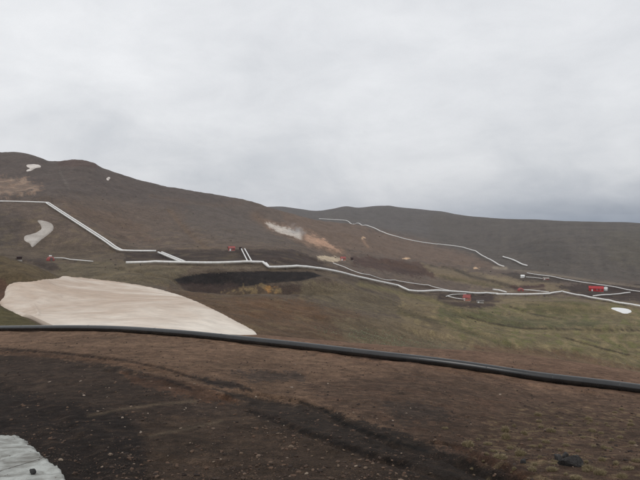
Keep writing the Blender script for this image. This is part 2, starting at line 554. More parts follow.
# hot pale clay on the spur
clay = region([(266, 223), (274, 224), (296, 231), (312, 236), (328, 242), (340, 252), (325, 248), (300, 239), (276, 231)], H0, H1, 2.6, 1.3)
lay(region([(262, 220), (300, 228), (345, 252), (352, 258), (310, 246), (268, 228)], H0, H1, 6, 2.5) * 0.55, alb(140, 116, 100))
lay(clay * (1 - sstep(298, 304, U)) * 0.95, alb(194, 188, 182))
lay(clay * sstep(303, 308, U) * 0.85, alb(172, 142, 122))
lay(region([(312, 237), (322, 239), (332, 247), (322, 245)], H0, H1, 1.5, 1) * 0.6, alb(180, 146, 124))
for cu, cv, cr_ in ((363, 238, 3.0), (406, 258.5, 3.5), (476, 268, 3.5)):
    lay(region([(cu - cr_, cv), (cu, cv - 1.2), (cu + cr_, cv), (cu, cv + 1.2)], 400, 1400, 1.0, 0.7), alb(196, 168, 140))
lay(streak([(363, 240), (368, 247)], 1.2, 400, 1400) * 0.6, alb(150, 124, 104))
lay(region([(317, 256), (332, 256), (345, 259), (335, 262), (318, 261.5)], 380, 900, 1.0, 0.6), alb(186, 172, 152))
# foot of the hill and valley
lay(region([(60, 262), (130, 262), (190, 268), (180, 282), (120, 288), (50, 284)], 240, 420, 6, 3) * 0.8, alb(100, 92, 76))
lay(region([(125, 250), (290, 249), (330, 262), (310, 268), (250, 262), (125, 262)], 330, 480, 3, 1.5) * 0.85, alb(62, 53, 50))
lay(region([(180, 283), (300, 285), (340, 292), (320, 300), (190, 300)], 250, 350, 1.5, 1.5) * 0.85, alb(66, 55, 49))
lay(region([(170, 290), (280, 297), (350, 310), (430, 345), (330, 345), (240, 345), (150, 345)], 62, 300, 6, 3) * 0.85, alb(90, 73, 58))
lay(region([(230, 300), (300, 300), (330, 318), (250, 318)], 62, 300, 6, 4) * 0.5, alb(100, 76, 56))
lay(region([(330, 318), (440, 318), (520, 345), (440, 352), (350, 346)], 100, 330, 5, 3) * 0.8, alb(100, 90, 73))
lay(region([(300, 280), (350, 285), (400, 300), (420, 318), (340, 308), (300, 295)], 200, 450, 5, 4) * 0.6, alb(100, 92, 74))
val = region([(400, 296), (560, 298), (660, 302), (660, 392), (560, 366), (470, 350), (400, 330)], 150, 700, 8, 4)
lay(val * 0.9, alb(112, 101, 81))
lay(val * sstep(0.0, 0.5, pn3 + 0.7 * pnf) * 0.3, alb(84, 74, 58))
grn = region([(440, 314), (520, 301), (600, 301), (660, 318), (660, 372), (590, 360), (500, 346), (450, 332)], 150, 700, 8, 4)
lay(grn * (0.25 + 0.6 * sstep(-0.1, 0.5, pn2 + 0.5 * pn1)), alb(102, 101, 66))
lay(val * sstep(0.1, 0.6, -pn2 + 0.4 * pn1) * 0.6, alb(136, 124, 94))
lay(region([(470, 345), (560, 350), (600, 358), (650, 372), (560, 366), (480, 356)], 150, 300, 4, 3) * 0.7, alb(98, 76, 62))  # reddish bank, with its shadow put into the colour
lay(region([(440, 308), (520, 318), (600, 322), (590, 327), (500, 328), (440, 316)], 200, 500, 3, 2) * 0.7, alb(82, 82, 60))
lay(region([(520, 300), (580, 300), (610, 312), (570, 316), (530, 312)], 200, 520, 4, 3) * 0.7, alb(88, 84, 58))  # dark green hummock, its shading put into the colour too
for pts in ([(468, 317), (490, 323), (523, 328.5), (560, 329), (610, 330.5), (660, 330)], [(566, 338), (597, 347), (629, 355)],
            [(508, 306), (536, 315), (562, 319)]):
    lay(streak([(a, b + 2.2) for a, b in pts], 1.8, 150, 560, 0.8) * 0.5, alb(128, 118, 90))
    lay(streak(pts, 0.9, 150, 560, 0.8) * 0.85, alb(56, 50, 42))
band = region([(420, 262), (470, 272), (530, 279), (600, 290), (560, 293), (500, 290), (430, 277), (380, 262)], 420, 800, 3, 2)
lay(band * 0.8, alb(116, 104, 84))
lay(streak([(430, 265), (452, 268), (470, 276), (500, 283), (512, 287)], 1.8, 400, 800, 1) * 0.8, alb(66, 60, 54))
lay(streak([(440, 277), (470, 282), (500, 287)], 1.6, 400, 800, 1) * 0.6, alb(78, 76, 56))
lay(streak([(488, 277), (505, 280), (520, 284)], 1.6, 400, 800, 1) * 0.6, alb(134, 122, 100))
lay(region([(440, 294), (490, 294), (502, 300), (492, 307), (450, 308), (436, 302)], 330, 600, 2.5, 1.5) * 0.95, alb(60, 49, 47))
lay(region([(510, 286), (545, 285), (545, 291), (515, 292)], 380, 640, 2, 1) * 0.95, alb(66, 48, 46))
lay(region([(555, 286), (600, 283), (660, 284), (660, 304), (610, 300), (580, 296)], 380, 640, 2.5, 1.5) * 0.95, alb(60, 50, 47))
lay(region([(500, 272), (560, 277), (610, 284), (520, 281)], 500, 760, 2, 1.5) * 0.8, alb(60, 53, 49))
lay(region([(352, 256), (420, 262), (436, 278), (398, 274), (352, 265)], 400, 800, 2.5, 2) * 0.85, alb(74, 56, 51))
lay(region([(390, 268), (425, 271), (428, 275), (395, 274)], 400, 800, 1.5, 1.5) * 0.7, alb(64, 50, 46))
lay(region([(330, 266), (400, 282), (440, 288), (420, 292), (340, 272)], 330, 600, 2, 1.5) * 0.6, alb(76, 64, 58))
lay(region([(236, 252), (274, 251.5), (300, 256), (335, 269), (312, 268), (280, 262), (252, 261)], 330, 520, 1.2, 1.2) * 0.8, alb(62, 52, 49))
lay(streak([(120, 255.5), (160, 255), (230, 253), (290, 253)], 1.0, 330, 520, 0.6) * 0.7, alb(56, 48, 45))
lay(streak([(175, 249), (215, 247.5), (235, 249)], 1.0, 330, 560, 1.0) * 0.45, alb(118, 102, 86))
lay(streak([(100, 266.5), (200, 266.5), (265, 267.5)], 1.0, 280, 420, 0.5) * 0.6, alb(110, 100, 86))
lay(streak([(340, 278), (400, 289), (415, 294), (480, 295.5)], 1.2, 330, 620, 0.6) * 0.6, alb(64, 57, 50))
lay(streak([(360, 284), (400, 293), (430, 300), (460, 310)], 2.5, 250, 520, 1.5) * 0.6, alb(110, 104, 70))
lay(streak([(400, 312), (440, 322), (480, 336), (510, 346)], 3.0, 150, 420, 2) * 0.5, alb(76, 74, 50))
lay(streak([(350, 296), (400, 308), (440, 326)], 2.5, 150, 420, 2) * 0.45, alb(70, 62, 52))
lay(streak([(495, 299), (540, 303), (600, 309), (640, 318)], 1.6, 250, 520, 1) * 0.5, alb(126, 112, 86))
lay(streak([(505, 268.5), (530, 271.5), (600, 282), (650, 288)], 1.1, 400, 800, 0.5) * 0.6, alb(132, 122, 108))
lay(streak([(494, 267.5), (506, 268.5)], 1.6, 400, 900, 0.8) * 0.8, alb(150, 140, 126))
lay(streak([(440, 300.5), (500, 303), (520, 300), (580, 300), (650, 309)], 1.0, 300, 620, 0.6) * 0.5, alb(128, 116, 98))
lay(streak([(470, 290), (500, 292.5), (545, 288)], 1.0, 380, 700, 0.6) * 0.5, alb(140, 128, 110))
# knobs on the left
lay(region([(-60, 235), (0, 255), (30, 263), (66, 280), (40, 286), (0, 286), (-60, 280)], 150, 260, 3, 2) * 0.9, alb(88, 77, 58))
lay(region([(-60, 270), (0, 304), (50, 331), (-60, 331)], 60, 105, 2, 2) * 0.9, alb(82, 78, 52))
lay(region([(-40, 276), (5, 279), (10, 290), (4, 304), (-40, 310)], 100, 220, 1.5, 2) * 0.9, alb(84, 64, 54))
lay(region([(20, 258), (50, 259), (62, 270), (50, 272)], 250, 420, 2, 1.5) * 0.7, alb(62, 54, 52))
lay(sstep(0.15, 0.6, wn3 + 0.4 * fn1) * sstep(70, 110, Rg) * (1 - sstep(500, 700, Rg)) * 0.25, alb(120, 108, 84))
lay(sstep(0.15, 0.6, -wn3 + 0.4 * fn1) * sstep(70, 110, Rg) * (1 - sstep(500, 700, Rg)) * 0.25, alb(60, 54, 46))

lay(region([(173, 279.5), (186, 276), (205, 273.2), (225, 271.8), (262, 271), (312, 272), (322, 276), (300, 281), (272, 283), (250, 286), (215, 288), (182, 285)], 280, 352, 0.8, 0.2), alb(37, 34, 34))
lay(region([(177, 283), (215, 284), (238, 283), (240, 289), (226, 294), (190, 294)], 260, 340, 1.5, 1.2) * 0.85, alb(58, 48, 45))
pn4 = gnoise(X / 3.4 + 3, Z / 1.5) + 0.6 * gnoise(X / 1.4, Z / 0.7 + 5)
pn5 = gnoise(X / 7.0, Z / 2.6 + 3)
lay(region([(176, 281), (230, 280), (312, 276), (312, 288), (180, 290)], 280, 340, 2.5, 1.5) * sstep(0.1, 0.6, pn4 + 0.7 * pn5) * 0.3, alb(66, 56, 50))
lay(region([(176, 272), (318, 270), (312, 286), (180, 288)], 280, 345, 1, 0.5) * sstep(0.0, 0.5, pn4) * 0.25, alb(54, 49, 47))
och = region([(222, 291), (240, 287), (262, 284.5), (278, 287), (284, 292), (278, 299), (222, 299)], 250, 340, 2.0, 2.0)
lay(och * (0.10 + 0.60 * sstep(-0.1, 0.4, pn4 * 0.8 + pn5)), alb(124, 108, 80))
lay(och * sstep(262, 268, U) * (1 - sstep(274, 279, U)) * sstep(-0.3, 0.4, pn4) * 0.6, alb(150, 110, 62))
# near bench: tan strip by the pipe, dark worked soil below
nb = 1 - sstep(58, 66, Yg)
lay(nb, alb(112, 92, 78))
lay(nb * region([(240, 320), (700, 340), (700, 400), (540, 392), (420, 372), (300, 352)], 20, 66, 8, 4) * 0.8, alb(112, 90, 77))
lay(nb * sstep(0.0, 0.6, fn1 + 0.5 * fn2) * 0.3, alb(124, 104, 88))
lay(nb * sstep(0.1, 0.7, -fn1 + 0.6 * fn2) * 0.25, alb(78, 64, 53))
right_soil = region([(300, 384), (420, 372), (540, 390), (720, 410), (720, 520), (520, 520), (420, 440), (330, 408)], 0.1, 40, 14, 5)
lay(right_soil * 0.85, alb(84, 69, 60))
lay(right_soil * sstep(0.0, 0.5, fn2 + 0.6 * fn3) * 0.45, alb(98, 76, 64))
dark = region([(-300, 350), (0, 350), (60, 356), (128, 368), (190, 386), (240, 397), (300, 406), (400, 432), (520, 478),
               (560, 520), (560, 900), (-300, 900)], 0.1, 60, 5, 4)
dark = np.maximum(dark, (1 - sstep(6.3, 7.6, Rg)))
lay(dark * 0.96, alb(60, 51, 46))
lay(region([(-300, 378), (0, 384), (60, 402), (120, 412), (150, 440), (160, 500), (160, 800), (-300, 800)], 0.1, 40, 9, 5) * 0.9, alb(43, 37, 35))
lay(region([(140, 420), (260, 412), (340, 446), (440, 500), (150, 500)], 0.1, 40, 8, 5) * 0.7, alb(74, 62, 53))
lay(region([(232, 370), (300, 372), (310, 380), (250, 382)], 15, 40, 3, 3) * 0.7, alb(66, 60, 58))
lay(region([(380, 402), (440, 404), (452, 420), (400, 424)], 8, 40, 6, 4) * 0.6, alb(62, 57, 55))
# rusty subsoil turned up beside the ruts
lay(region([(120, 374), (165, 378), (205, 386), (250, 402), (215, 403), (165, 392), (135, 384)], 8, 50, 3, 3) * 0.6, alb(94, 70, 56))
lay(streak([(-20, 351), (60, 356.5), (125, 364), (165, 372)], 2.2, 8, 60, 1.2) * 0.45, alb(104, 78, 60))
lay(streak([(-20, 347.5), (60, 353), (125, 360.5), (165, 368.5), (190, 377), (215, 383), (245, 387)], 1.5, 8, 60, 0.8) * 0.85, alb(50, 40, 36))
lay(region([(190, 375), (240, 383), (252, 391), (215, 387)], 8, 50, 2.5, 2) * 0.8, alb(48, 44, 44))
lay(streak([(140, 376), (165, 379), (190, 388)], 2, 8, 60, 1) * 0.8, alb(46, 38, 36))
lay(streak([(460, 448), (500, 464), (540, 486)], 7, 5, 30, 3) * 0.5, alb(84, 58, 46))
lay(region([(212, 388), (260, 398), (330, 410), (400, 434), (470, 462), (520, 486), (440, 480), (350, 446), (270, 414)], 4, 40, 3, 1.5) * 0.9, alb(54, 47, 43))
lay(streak([(250, 411), (300, 430), (345, 446), (410, 468)], 3.5, 4, 40, 2) * 0.85, alb(32, 28, 27))  # painted shadow line along the lower edge of the track
lay(streak([(300, 402), (322, 409), (345, 424), (390, 440), (428, 452)], 2.2, 4, 40, 1.0) * 0.9, alb(30, 28, 27))  # painted shadow line under the ridge of the rut
for pts in ([(88, 416), (120, 409.5), (160, 404), (196, 401.5)], [(150, 436), (190, 428), (222, 421)]):
    lay(streak(pts, 1.5, 4, 40, 0.5) * 0.9, alb(96, 85, 73))
lay(nb * sstep(0.15, 0.6, fn3 + 0.4 * fn4) * (0.10 + 0.12 * (1 - dark)), alb(122, 104, 88))
lay(nb * sstep(0.15, 0.6, -fn3 + 0.5 * fn4) * 0.22, alb(38, 33, 31))

strawy = region([(480, 425), (530, 402), (660, 408), (660, 500), (480, 500), (470, 455)], 5, 24, 8, 4)
lay(strawy * sstep(0.2, 0.6, 0.6 * fn2 + 0.8 * fn3 + 0.4 * fn4) * 0.45, alb(124, 112, 88))
lay(strawy * sstep(0.2, 0.6, fn3 + 0.5 * fn4 - 0.4 * fn1) * 0.2, alb(132, 120, 94))
var = 1 + 0.06 * np.clip(pn2, -1, 1) + 0.06 * pn3 + 0.06 * wn2 + nb * 0.10 * (fn4 + fn3)
cover *= np.clip(var, 0.6, 1.4)[..., None]


# ------------------------------------------------------------------ materials
def new_mat(name):
    m = bpy.data.materials.new(name)
    m.use_nodes = True
    nt = m.node_tree
    return m, nt, nt.nodes['Principled BSDF']


def mat_noise(name, c1, c2, scale, rough=0.8, metal=0.0, bump=0.0, detail=6, spec=0.3, bump_scale=None, vec_scale=None):
    m, nt, b = new_mat(name)
    tc = nt.nodes.new('ShaderNodeTexCoord')
    n = nt.nodes.new('ShaderNodeTexNoise')
    n.inputs['Scale'].default_value = scale
    n.inputs['Detail'].default_value = detail
    n.inputs['Roughness'].default_value = 0.65
    src = tc.outputs['Object']
    if vec_scale:
        mp = nt.nodes.new('ShaderNodeMapping')
        mp.inputs['Scale'].default_value = vec_scale
        nt.links.new(src, mp.inputs[0]); src = mp.outputs[0]
    nt.links.new(src, n.inputs['Vector'])
    r = nt.nodes.new('ShaderNodeValToRGB')
    r.color_ramp.elements[0].position = 0.3; r.color_ramp.elements[0].color = (*c1, 1)
    r.color_ramp.elements[1].position = 0.7; r.color_ramp.elements[1].color = (*c2, 1)
    nt.links.new(n.outputs['Fac'], r.inputs[0])
    nt.links.new(r.outputs[0], b.inputs['Base Color'])
    b.inputs['Roughness'].default_value = rough
    b.inputs['Metallic'].default_value = metal
    b.inputs['Specular IOR Level'].default_value = spec
    if bump:
        n2 = nt.nodes.new('ShaderNodeTexNoise')
        n2.inputs['Scale'].default_value = bump_scale or scale * 2
        n2.inputs['Detail'].default_value = 5
        nt.links.new(src, n2.inputs['Vector'])
        bp = nt.nodes.new('ShaderNodeBump')
        bp.inputs['Strength'].default_value = 0.8
        bp.inputs['Distance'].default_value = bump
        nt.links.new(n2.outputs['Fac'], bp.inputs['Height'])
        nt.links.new(bp.outputs[0], b.inputs['Normal'])
    return m


def ground_material():
    m, nt, b = new_mat('volcanic_soil')
    at = nt.nodes.new('ShaderNodeAttribute'); at.attribute_name = 'cover'
    tc = nt.nodes.new('ShaderNodeTexCoord')
    fac = None
    for sc, amt in ((95.0, 0.45), (36.0, 0.55), (9.0, 0.28), (1.3, 0.42), (0.22, 0.28), (0.05, 0.14)):
        n = nt.nodes.new('ShaderNodeTexNoise')
        n.inputs['Scale'].default_value = sc; n.inputs['Detail'].default_value = 5
        n.inputs['Roughness'].default_value = 0.7
        nt.links.new(tc.outputs['Object'], n.inputs['Vector'])
        mr = nt.nodes.new('ShaderNodeMapRange')
        mr.inputs['From Min'].default_value = 0.3; mr.inputs['From Max'].default_value = 0.7
        mr.inputs['To Min'].default_value = 1 - amt; mr.inputs['To Max'].default_value = 1 + amt
        nt.links.new(n.outputs['Fac'], mr.inputs['Value'])
        if fac is None:
            fac = mr.outputs[0]
        else:
            mu = nt.nodes.new('ShaderNodeMath'); mu.operation = 'MULTIPLY'
            nt.links.new(fac, mu.inputs[0]); nt.links.new(mr.outputs[0], mu.inputs[1]); fac = mu.outputs[0]
    vm = nt.nodes.new('ShaderNodeVectorMath'); vm.operation = 'SCALE'
    nt.links.new(at.outputs['Color'], vm.inputs[0]); nt.links.new(fac, vm.inputs['Scale'])
    nt.links.new(vm.outputs[0], b.inputs['Base Color'])
    b.inputs['Roughness'].default_value = 0.95
    b.inputs['Specular IOR Level'].default_value = 0.15
    n = nt.nodes.new('ShaderNodeTexNoise')
    n.inputs['Scale'].default_value = 20; n.inputs['Detail'].default_value = 8; n.inputs['Roughness'].default_value = 0.75
    nt.links.new(tc.outputs['Object'], n.inputs['Vector'])
    bp = nt.nodes.new('ShaderNodeBump'); bp.inputs['Strength'].default_value = 0.9; bp.inputs['Distance'].default_value = 0.08
    nt.links.new(n.outputs['Fac'], bp.inputs['Height'])
    n3 = nt.nodes.new('ShaderNodeTexNoise')
    n3.inputs['Scale'].default_value = 0.35; n3.inputs['Detail'].default_value = 7; n3.inputs['Roughness'].default_value = 0.7
    nt.links.new(tc.outputs['Object'], n3.inputs['Vector'])
    bp2 = nt.nodes.new('ShaderNodeBump'); bp2.inputs['Strength'].default_value = 0.5; bp2.inputs['Distance'].default_value = 0.6
    nt.links.new(n3.outputs['Fac'], bp2.inputs['Height'])
    nt.links.new(bp.outputs[0], bp2.inputs['Normal'])
    nt.links.new(bp2.outputs[0], b.inputs['Normal'])
    return m


def snow_material(name, white, dirty, scale, vec_scale, soot=None):
    m, nt, b = new_mat(name)
    tc = nt.nodes.new('ShaderNodeTexCoord')
    mp = nt.nodes.new('ShaderNodeMapping'); mp.inputs['Scale'].default_value = vec_scale
    mp.inputs['Rotation'].default_value = (0, 0, 0.5)
    nt.links.new(tc.outputs['Object'], mp.inputs[0])
    n = nt.nodes.new('ShaderNodeTexNoise')
    n.inputs['Scale'].default_value = scale; n.inputs['Detail'].default_value = 7
    n.inputs['Roughness'].default_value = 0.62; n.inputs['Distortion'].default_value = 0.7
    nt.links.new(mp.outputs[0], n.inputs['Vector'])
    r = nt.nodes.new('ShaderNodeValToRGB')
    r.color_ramp.elements[0].position = 0.36; r.color_ramp.elements[0].color = (*dirty, 1)
    r.color_ramp.elements[1].position = 0.62; r.color_ramp.elements[1].color = (*white, 1)
    fac = n.outputs['Fac']
    if soot:                                     # blown dirt thickens towards one end of the drift
        sx = nt.nodes.new('ShaderNodeSeparateXYZ'); nt.links.new(tc.outputs['Object'], sx.inputs[0])
        g_ = nt.nodes.new('ShaderNodeMapRange')
        g_.inputs['From Min'].default_value = soot[0]; g_.inputs['From Max'].default_value = soot[1]
        g_.inputs['To Min'].default_value = -0.14; g_.inputs['To Max'].default_value = 0.10
        nt.links.new(sx.outputs[0], g_.inputs['Value'])
        ad = nt.nodes.new('ShaderNodeMath'); nt.links.new(fac, ad.inputs[0]); nt.links.new(g_.outputs[0], ad.inputs[1])
        fac = ad.outputs[0]
    nt.links.new(fac, r.inputs[0])
    n2 = nt.nodes.new('ShaderNodeTexNoise')
    n2.inputs['Scale'].default_value = scale * 14; n2.inputs['Detail'].default_value = 6; n2.inputs['Roughness'].default_value = 0.7
    nt.links.new(mp.outputs[0], n2.inputs['Vector'])
    r2 = nt.nodes.new('ShaderNodeMapRange')
    r2.inputs['From Min'].default_value = 0.3; r2.inputs['From Max'].default_value = 0.65
    r2.inputs['To Min'].default_value = 0.80; r2.inputs['To Max'].default_value = 1.04
    nt.links.new(n2.outputs['Fac'], r2.inputs['Value'])
    vm = nt.nodes.new('ShaderNodeVectorMath'); vm.operation = 'SCALE'
    nt.links.new(r.outputs[0], vm.inputs[0]); nt.links.new(r2.outputs[0], vm.inputs['Scale'])
    nt.links.new(vm.outputs[0], b.inputs['Base Color'])
    b.inputs['Roughness'].default_value = 0.75
    b.inputs['Specular IOR Level'].default_value = 0.25
    bp = nt.nodes.new('ShaderNodeBump'); bp.inputs['Strength'].default_value = 0.5
    bp.inputs['Distance'].default_value = 0.003 / scale
    nt.links.new(n2.outputs['Fac'], bp.inputs['Height']); nt.links.new(bp.outputs[0], b.inputs['Normal'])
    return m


M = {}
M['ground'] = ground_material()
M['snow_far'] = snow_material('old_snow', alb(214, 206, 198), alb(176, 166, 156), 0.06, (1, 1, 1))
M['snow_big'] = snow_material('dirty_snow', alb(212, 202, 189), alb(176, 157, 140), 0.03, (0.6, 1.0, 1), (-95, -25))
M['snow_grey'] = snow_material('grey_snow', alb(178, 171, 163), alb(146, 138, 130), 0.06, (1, 1, 1))
M['snow_near'] = snow_material('grainy_snow', alb(168, 170, 165), alb(112, 110, 104), 2.2, (1, 1, 1))
M['black_pipe'] = mat_noise('black_plastic', (0.016, 0.017, 0.019), (0.032, 0.033, 0.036), 3.0, rough=0.33, bump=0.0, spec=0.6)
M['black_pipe'] = mat_noise('dusty_black_plastic', (0.010, 0.011, 0.012), (0.026, 0.025, 0.024), 1.1, rough=0.20, bump=0.0, detail=9, spec=0.6, bump_scale=1.5)
M['cladding'] = mat_noise('aluminium_cladding', alb(196, 193, 186), alb(226, 224, 218), 0.6, rough=0.45, metal=0.15, spec=0.4)
M['steel'] = mat_noise('weathered_steel', alb(86, 82, 78), alb(118, 112, 106), 1.5, rough=0.6, metal=0.4)
M['red'] = mat_noise('red_paint', alb(140, 32, 36), alb(164, 44, 46), 0.8, rough=0.55)
M['dull_red'] = mat_noise('faded_red_paint', alb(124, 60, 58), alb(148, 80, 76), 0.8, rough=0.6)
M['orange'] = mat_noise('salmon_paint', alb(150, 100, 84), alb(168, 116, 98), 0.8, rough=0.6)
M['white'] = mat_noise('white_paint', alb(205, 205, 200), alb(225, 225, 222), 0.8, rough=0.5)
M['darkbox'] = mat_noise('dark_brown_paint', alb(52, 38, 36), alb(66, 50, 46), 0.8, rough=0.7)
M['glass'] = mat_noise('dark_glass', (0.02, 0.022, 0.026), (0.03, 0.033, 0.04), 2.0, rough=0.1, spec=0.6)
M['concrete'] = mat_noise('concrete', alb(140, 136, 128), alb(162, 158, 150), 1.0, rough=0.9)
M['dark_rock'] = mat_noise('basalt', (0.018, 0.018, 0.019), (0.085, 0.08, 0.077), 14, rough=0.85, bump=0.01)
M['pale_stone'] = mat_noise('pale_stone', alb(112, 98, 86), alb(156, 142, 128), 20, rough=0.9, bump=0.004)
M['tan_stone'] = mat_noise('tan_stone', alb(74, 62, 52), alb(118, 100, 84), 20, rough=0.9, bump=0.004)
M['straw'] = mat_noise('dry_grass', alb(104, 93, 70), alb(154, 141, 112), 9, rough=0.9)
M['moss'] = mat_noise('pale_moss', alb(104, 106, 82), alb(160, 162, 138), 0.3, rough=0.95)


def gravel_material():
    m, nt, b = new_mat('gravel_stone')
    g = nt.nodes.new('ShaderNodeNewGeometry')
    r = nt.nodes.new('ShaderNodeValToRGB')
    els = r.color_ramp.elements
    els[0].position = 0.0; els[0].color = (*alb(48, 41, 38), 1)
    els[1].position = 1.0; els[1].color = (*alb(128, 114, 100), 1)
    for p, c in ((0.45, alb(66, 55, 48)), (0.8, alb(88, 70, 58)), (0.95, alb(98, 82, 70))):
        e_ = els.new(p); e_.color = (*c, 1)
    nt.links.new(g.outputs['Random Per Island'], r.inputs[0])
    nt.links.new(r.outputs[0], b.inputs['Base Color'])
    b.inputs['Roughness'].default_value = 0.9
    b.inputs['Specular IOR Level'].default_value = 0.2
    return m


M['gravel'] = gravel_material()


# ------------------------------------------------------------------ object helpers
def mesh_obj(name, verts, faces, mat, parent=None, smooth=True):
    me = bpy.data.meshes.new(name)
    me.from_pydata([tuple(map(float, v)) for v in verts], [], faces)
    if smooth:
        me.polygons.foreach_set('use_smooth', [True] * len(me.polygons))
    me.update()
    me.materials.append(mat)
    o = bpy.data.objects.new(name, me)
    COL.objects.link(o)
    if parent is not None:
        o.parent = parent
    return o


def big_mesh(name, verts, quads, mat, smooth=True):
    me = bpy.data.meshes.new(name)
    nv, nq = len(verts), len(quads)
    k = quads.shape[1]
    me.vertices.add(nv); me.vertices.foreach_set('co', verts.astype(np.float32).ravel())
    me.loops.add(nq * k); me.loops.foreach_set('vertex_index', quads.astype(np.int32).ravel())
    me.polygons.add(nq)
    me.polygons.foreach_set('loop_start', np.arange(0, nq * k, k, dtype=np.int32))
    me.polygons.foreach_set('use_smooth', np.full(nq, smooth))
    me.update(calc_edges=True)
    me.validate()
    me.materials.append(mat)
    o = bpy.data.objects.new(name, me)
    COL.objects.link(o)
    return o


def tag(o, label=None, cat=None, group=None, kind=None):
    if label: o['label'] = label
    if cat: o['category'] = cat
    if group: o['group'] = group
    if kind: o['kind'] = kind
    return o


def empty(name, loc, rz=0.0):
    o = bpy.data.objects.new(name, None)
    COL.objects.link(o)
    o.location = loc; o.rotation_euler = (0, 0, rz)
    o.empty_display_size = 0.2
    return o


# ------------------------------------------------------------------ ground sheet
verts = np.stack([X, Yg, Z], -1).reshape(-1, 3)
ii, jj = np.meshgrid(np.arange(NT), np.arange(NR - 1), indexing='ij')
i2 = (ii + 1) % NT
quads = np.stack([ii * NR + jj, ii * NR + jj + 1, i2 * NR + jj + 1, i2 * NR + jj], -1).reshape(-1, 4)
centre = len(verts)
ground = big_mesh('ground', verts, quads[:, ::-1], M['ground'])
att = ground.data.attributes.new('cover', 'FLOAT_COLOR', 'POINT')
rgba = np.ones((NT * NR, 4), np.float32); rgba[:, :3] = cover.reshape(-1, 3)
att.data.foreach_set('color', rgba.ravel())
tag(ground, 'bare brown and olive volcanic ground rising into a long hill', kind='structure')


# ------------------------------------------------------------------ snow patches
def snow(pts, ymin, ymax, thick, feather, rough, mat, label, name='snow_patch', ridge=None):
    for _ in range(2):                           # melt the corners round
        nw = []
        for k in range(len(pts)):
            (ax, ay), (bx, by) = pts[k], pts[(k + 1) % len(pts)]
            nw += [(0.75 * ax + 0.25 * bx, 0.75 * ay + 0.25 * by), (0.25 * ax + 0.75 * bx, 0.25 * ay + 0.75 * by)]
        pts = nw
    us = [p[0] for p in pts]; vv = [p[1] for p in pts]
    box = ((U > min(us) - 4) & (U < max(us) + 4) & (V > min(vv) - 4) & (V < max(vv) + 4)
           & (Yg > ymin) & (Yg < ymax) & ahead)
    bi, bj = np.where(box)
    n1, n2 = (420, 300) if max(us) - min(us) > 40 else (110, 150)
    t1 = np.linspace(th[bi.min()], th[bi.max()], n1); r1 = np.exp(np.linspace(math.log(rr[bj.min()]), math.log(rr[bj.max()]), n2))
    gx_ = np.sin(t1)[:, None] * r1[None]; gy_ = np.cos(t1)[:, None] * r1[None]
    gz_ = ground_z(gx_.ravel(), gy_.ravel()).reshape(gx_.shape)
    u, v = project(gx_, gy_, gz_)
    ins = np.zeros(u.shape, bool); n = len(pts)
    for k in range(n):
        x1, y1 = pts[k]; x2, y2 = pts[(k + 1) % n]
        if y1 != y2:
            ins ^= ((y1 > v) != (y2 > v)) & (u < (x2 - x1) * (v - y1) / (y2 - y1) + x1)
    d, _ = dist_line(u, v, list(pts) + [pts[0]])
    p3 = gnoise(t1[:, None] * 200 + 23, np.log(r1)[None] * 70 + 8)
    p2 = gnoise(t1[:, None] * 75 + 13, np.log(r1)[None] * 26 + 4)
    S = np.where(ins, d, -d) + rough * (p3 + 0.5 * p2)
    if ymax < 40:
        S = S + 1.3 * gnoise(gx_ / 0.3, gy_ / 0.3) + 1.5 * gnoise(gx_ / 0.1, gy_ / 0.1) + 1.0 * gnoise(gx_ / 0.9, gy_ / 0.9) + 1.2 * gnoise(gx_ / 0.05, gy_ / 0.05)
    keep = S > -1.2
    sel = keep[:-1, :-1] & keep[1:, :-1] & keep[:-1, 1:] & keep[1:, 1:]
    a, b = np.where(sel)
    q = np.stack([a * n2 + b, a * n2 + b + 1, (a + 1) * n2 + b + 1, (a + 1) * n2 + b], -1)
    t = np.clip(S / feather, 0, 1)
    if ymax > 60:                                # the drift bridges the small bumps under it
        bl = gz_.copy()
        for _ in range(160):
            bl[1:-1, 1:-1] = 0.25 * (bl[:-2, 1:-1] + bl[2:, 1:-1] + bl[1:-1, :-2] + bl[1:-1, 2:])
        w_s = sstep(0, feather, S)
        gs_ = gz_ + (bl - gz_) * w_s
    else:
        gs_ = gz_
    h = np.where(S > 0, thick * np.sqrt(1 - (1 - t) ** 2), 0) + np.where(S <= 0, -0.05 * thick - 0.02 + 0.2 * thick * np.maximum(S, -1.2), 0)
    if ridge:
        rd, rs = dist_line(u, v, ridge)
        h = h + 0.5 * np.exp(-(rd / 2.2) ** 2) * (S > 2)
    VZ = np.stack([gx_, gy_, gs_ + h], -1).reshape(-1, 3)
    ids, inv = np.unique(q.ravel(), return_inverse=True)
    vs_ = VZ[ids]
    base = np.stack([gx_, gy_, gz_ - 0.3 * thick - 0.05], -1).reshape(-1, 3)[ids]
    # give it its own underside so that it is a solid drift
    edges = {}
    qq = inv.reshape(-1, 4)[:, ::-1]
    for f in qq.tolist():
        for k in range(4):
            e_ = (f[k], f[(k + 1) % 4])
            edges[e_] = edges.get(e_, 0) + 1
    rim = [e_ for e_ in edges if (e_[1], e_[0]) not in edges]
    nv = len(vs_)
    side = np.array([[b_, a_, a_ + nv, b_ + nv] for a_, b_ in rim], int)
    allv = np.concatenate([vs_, base])
    alld = [qq, qq[:, ::-1] + nv]
    if len(side): alld.append(side)
    o = big_mesh(name, allv, np.concatenate(alld), mat)
    return tag(o, label, 'snow')


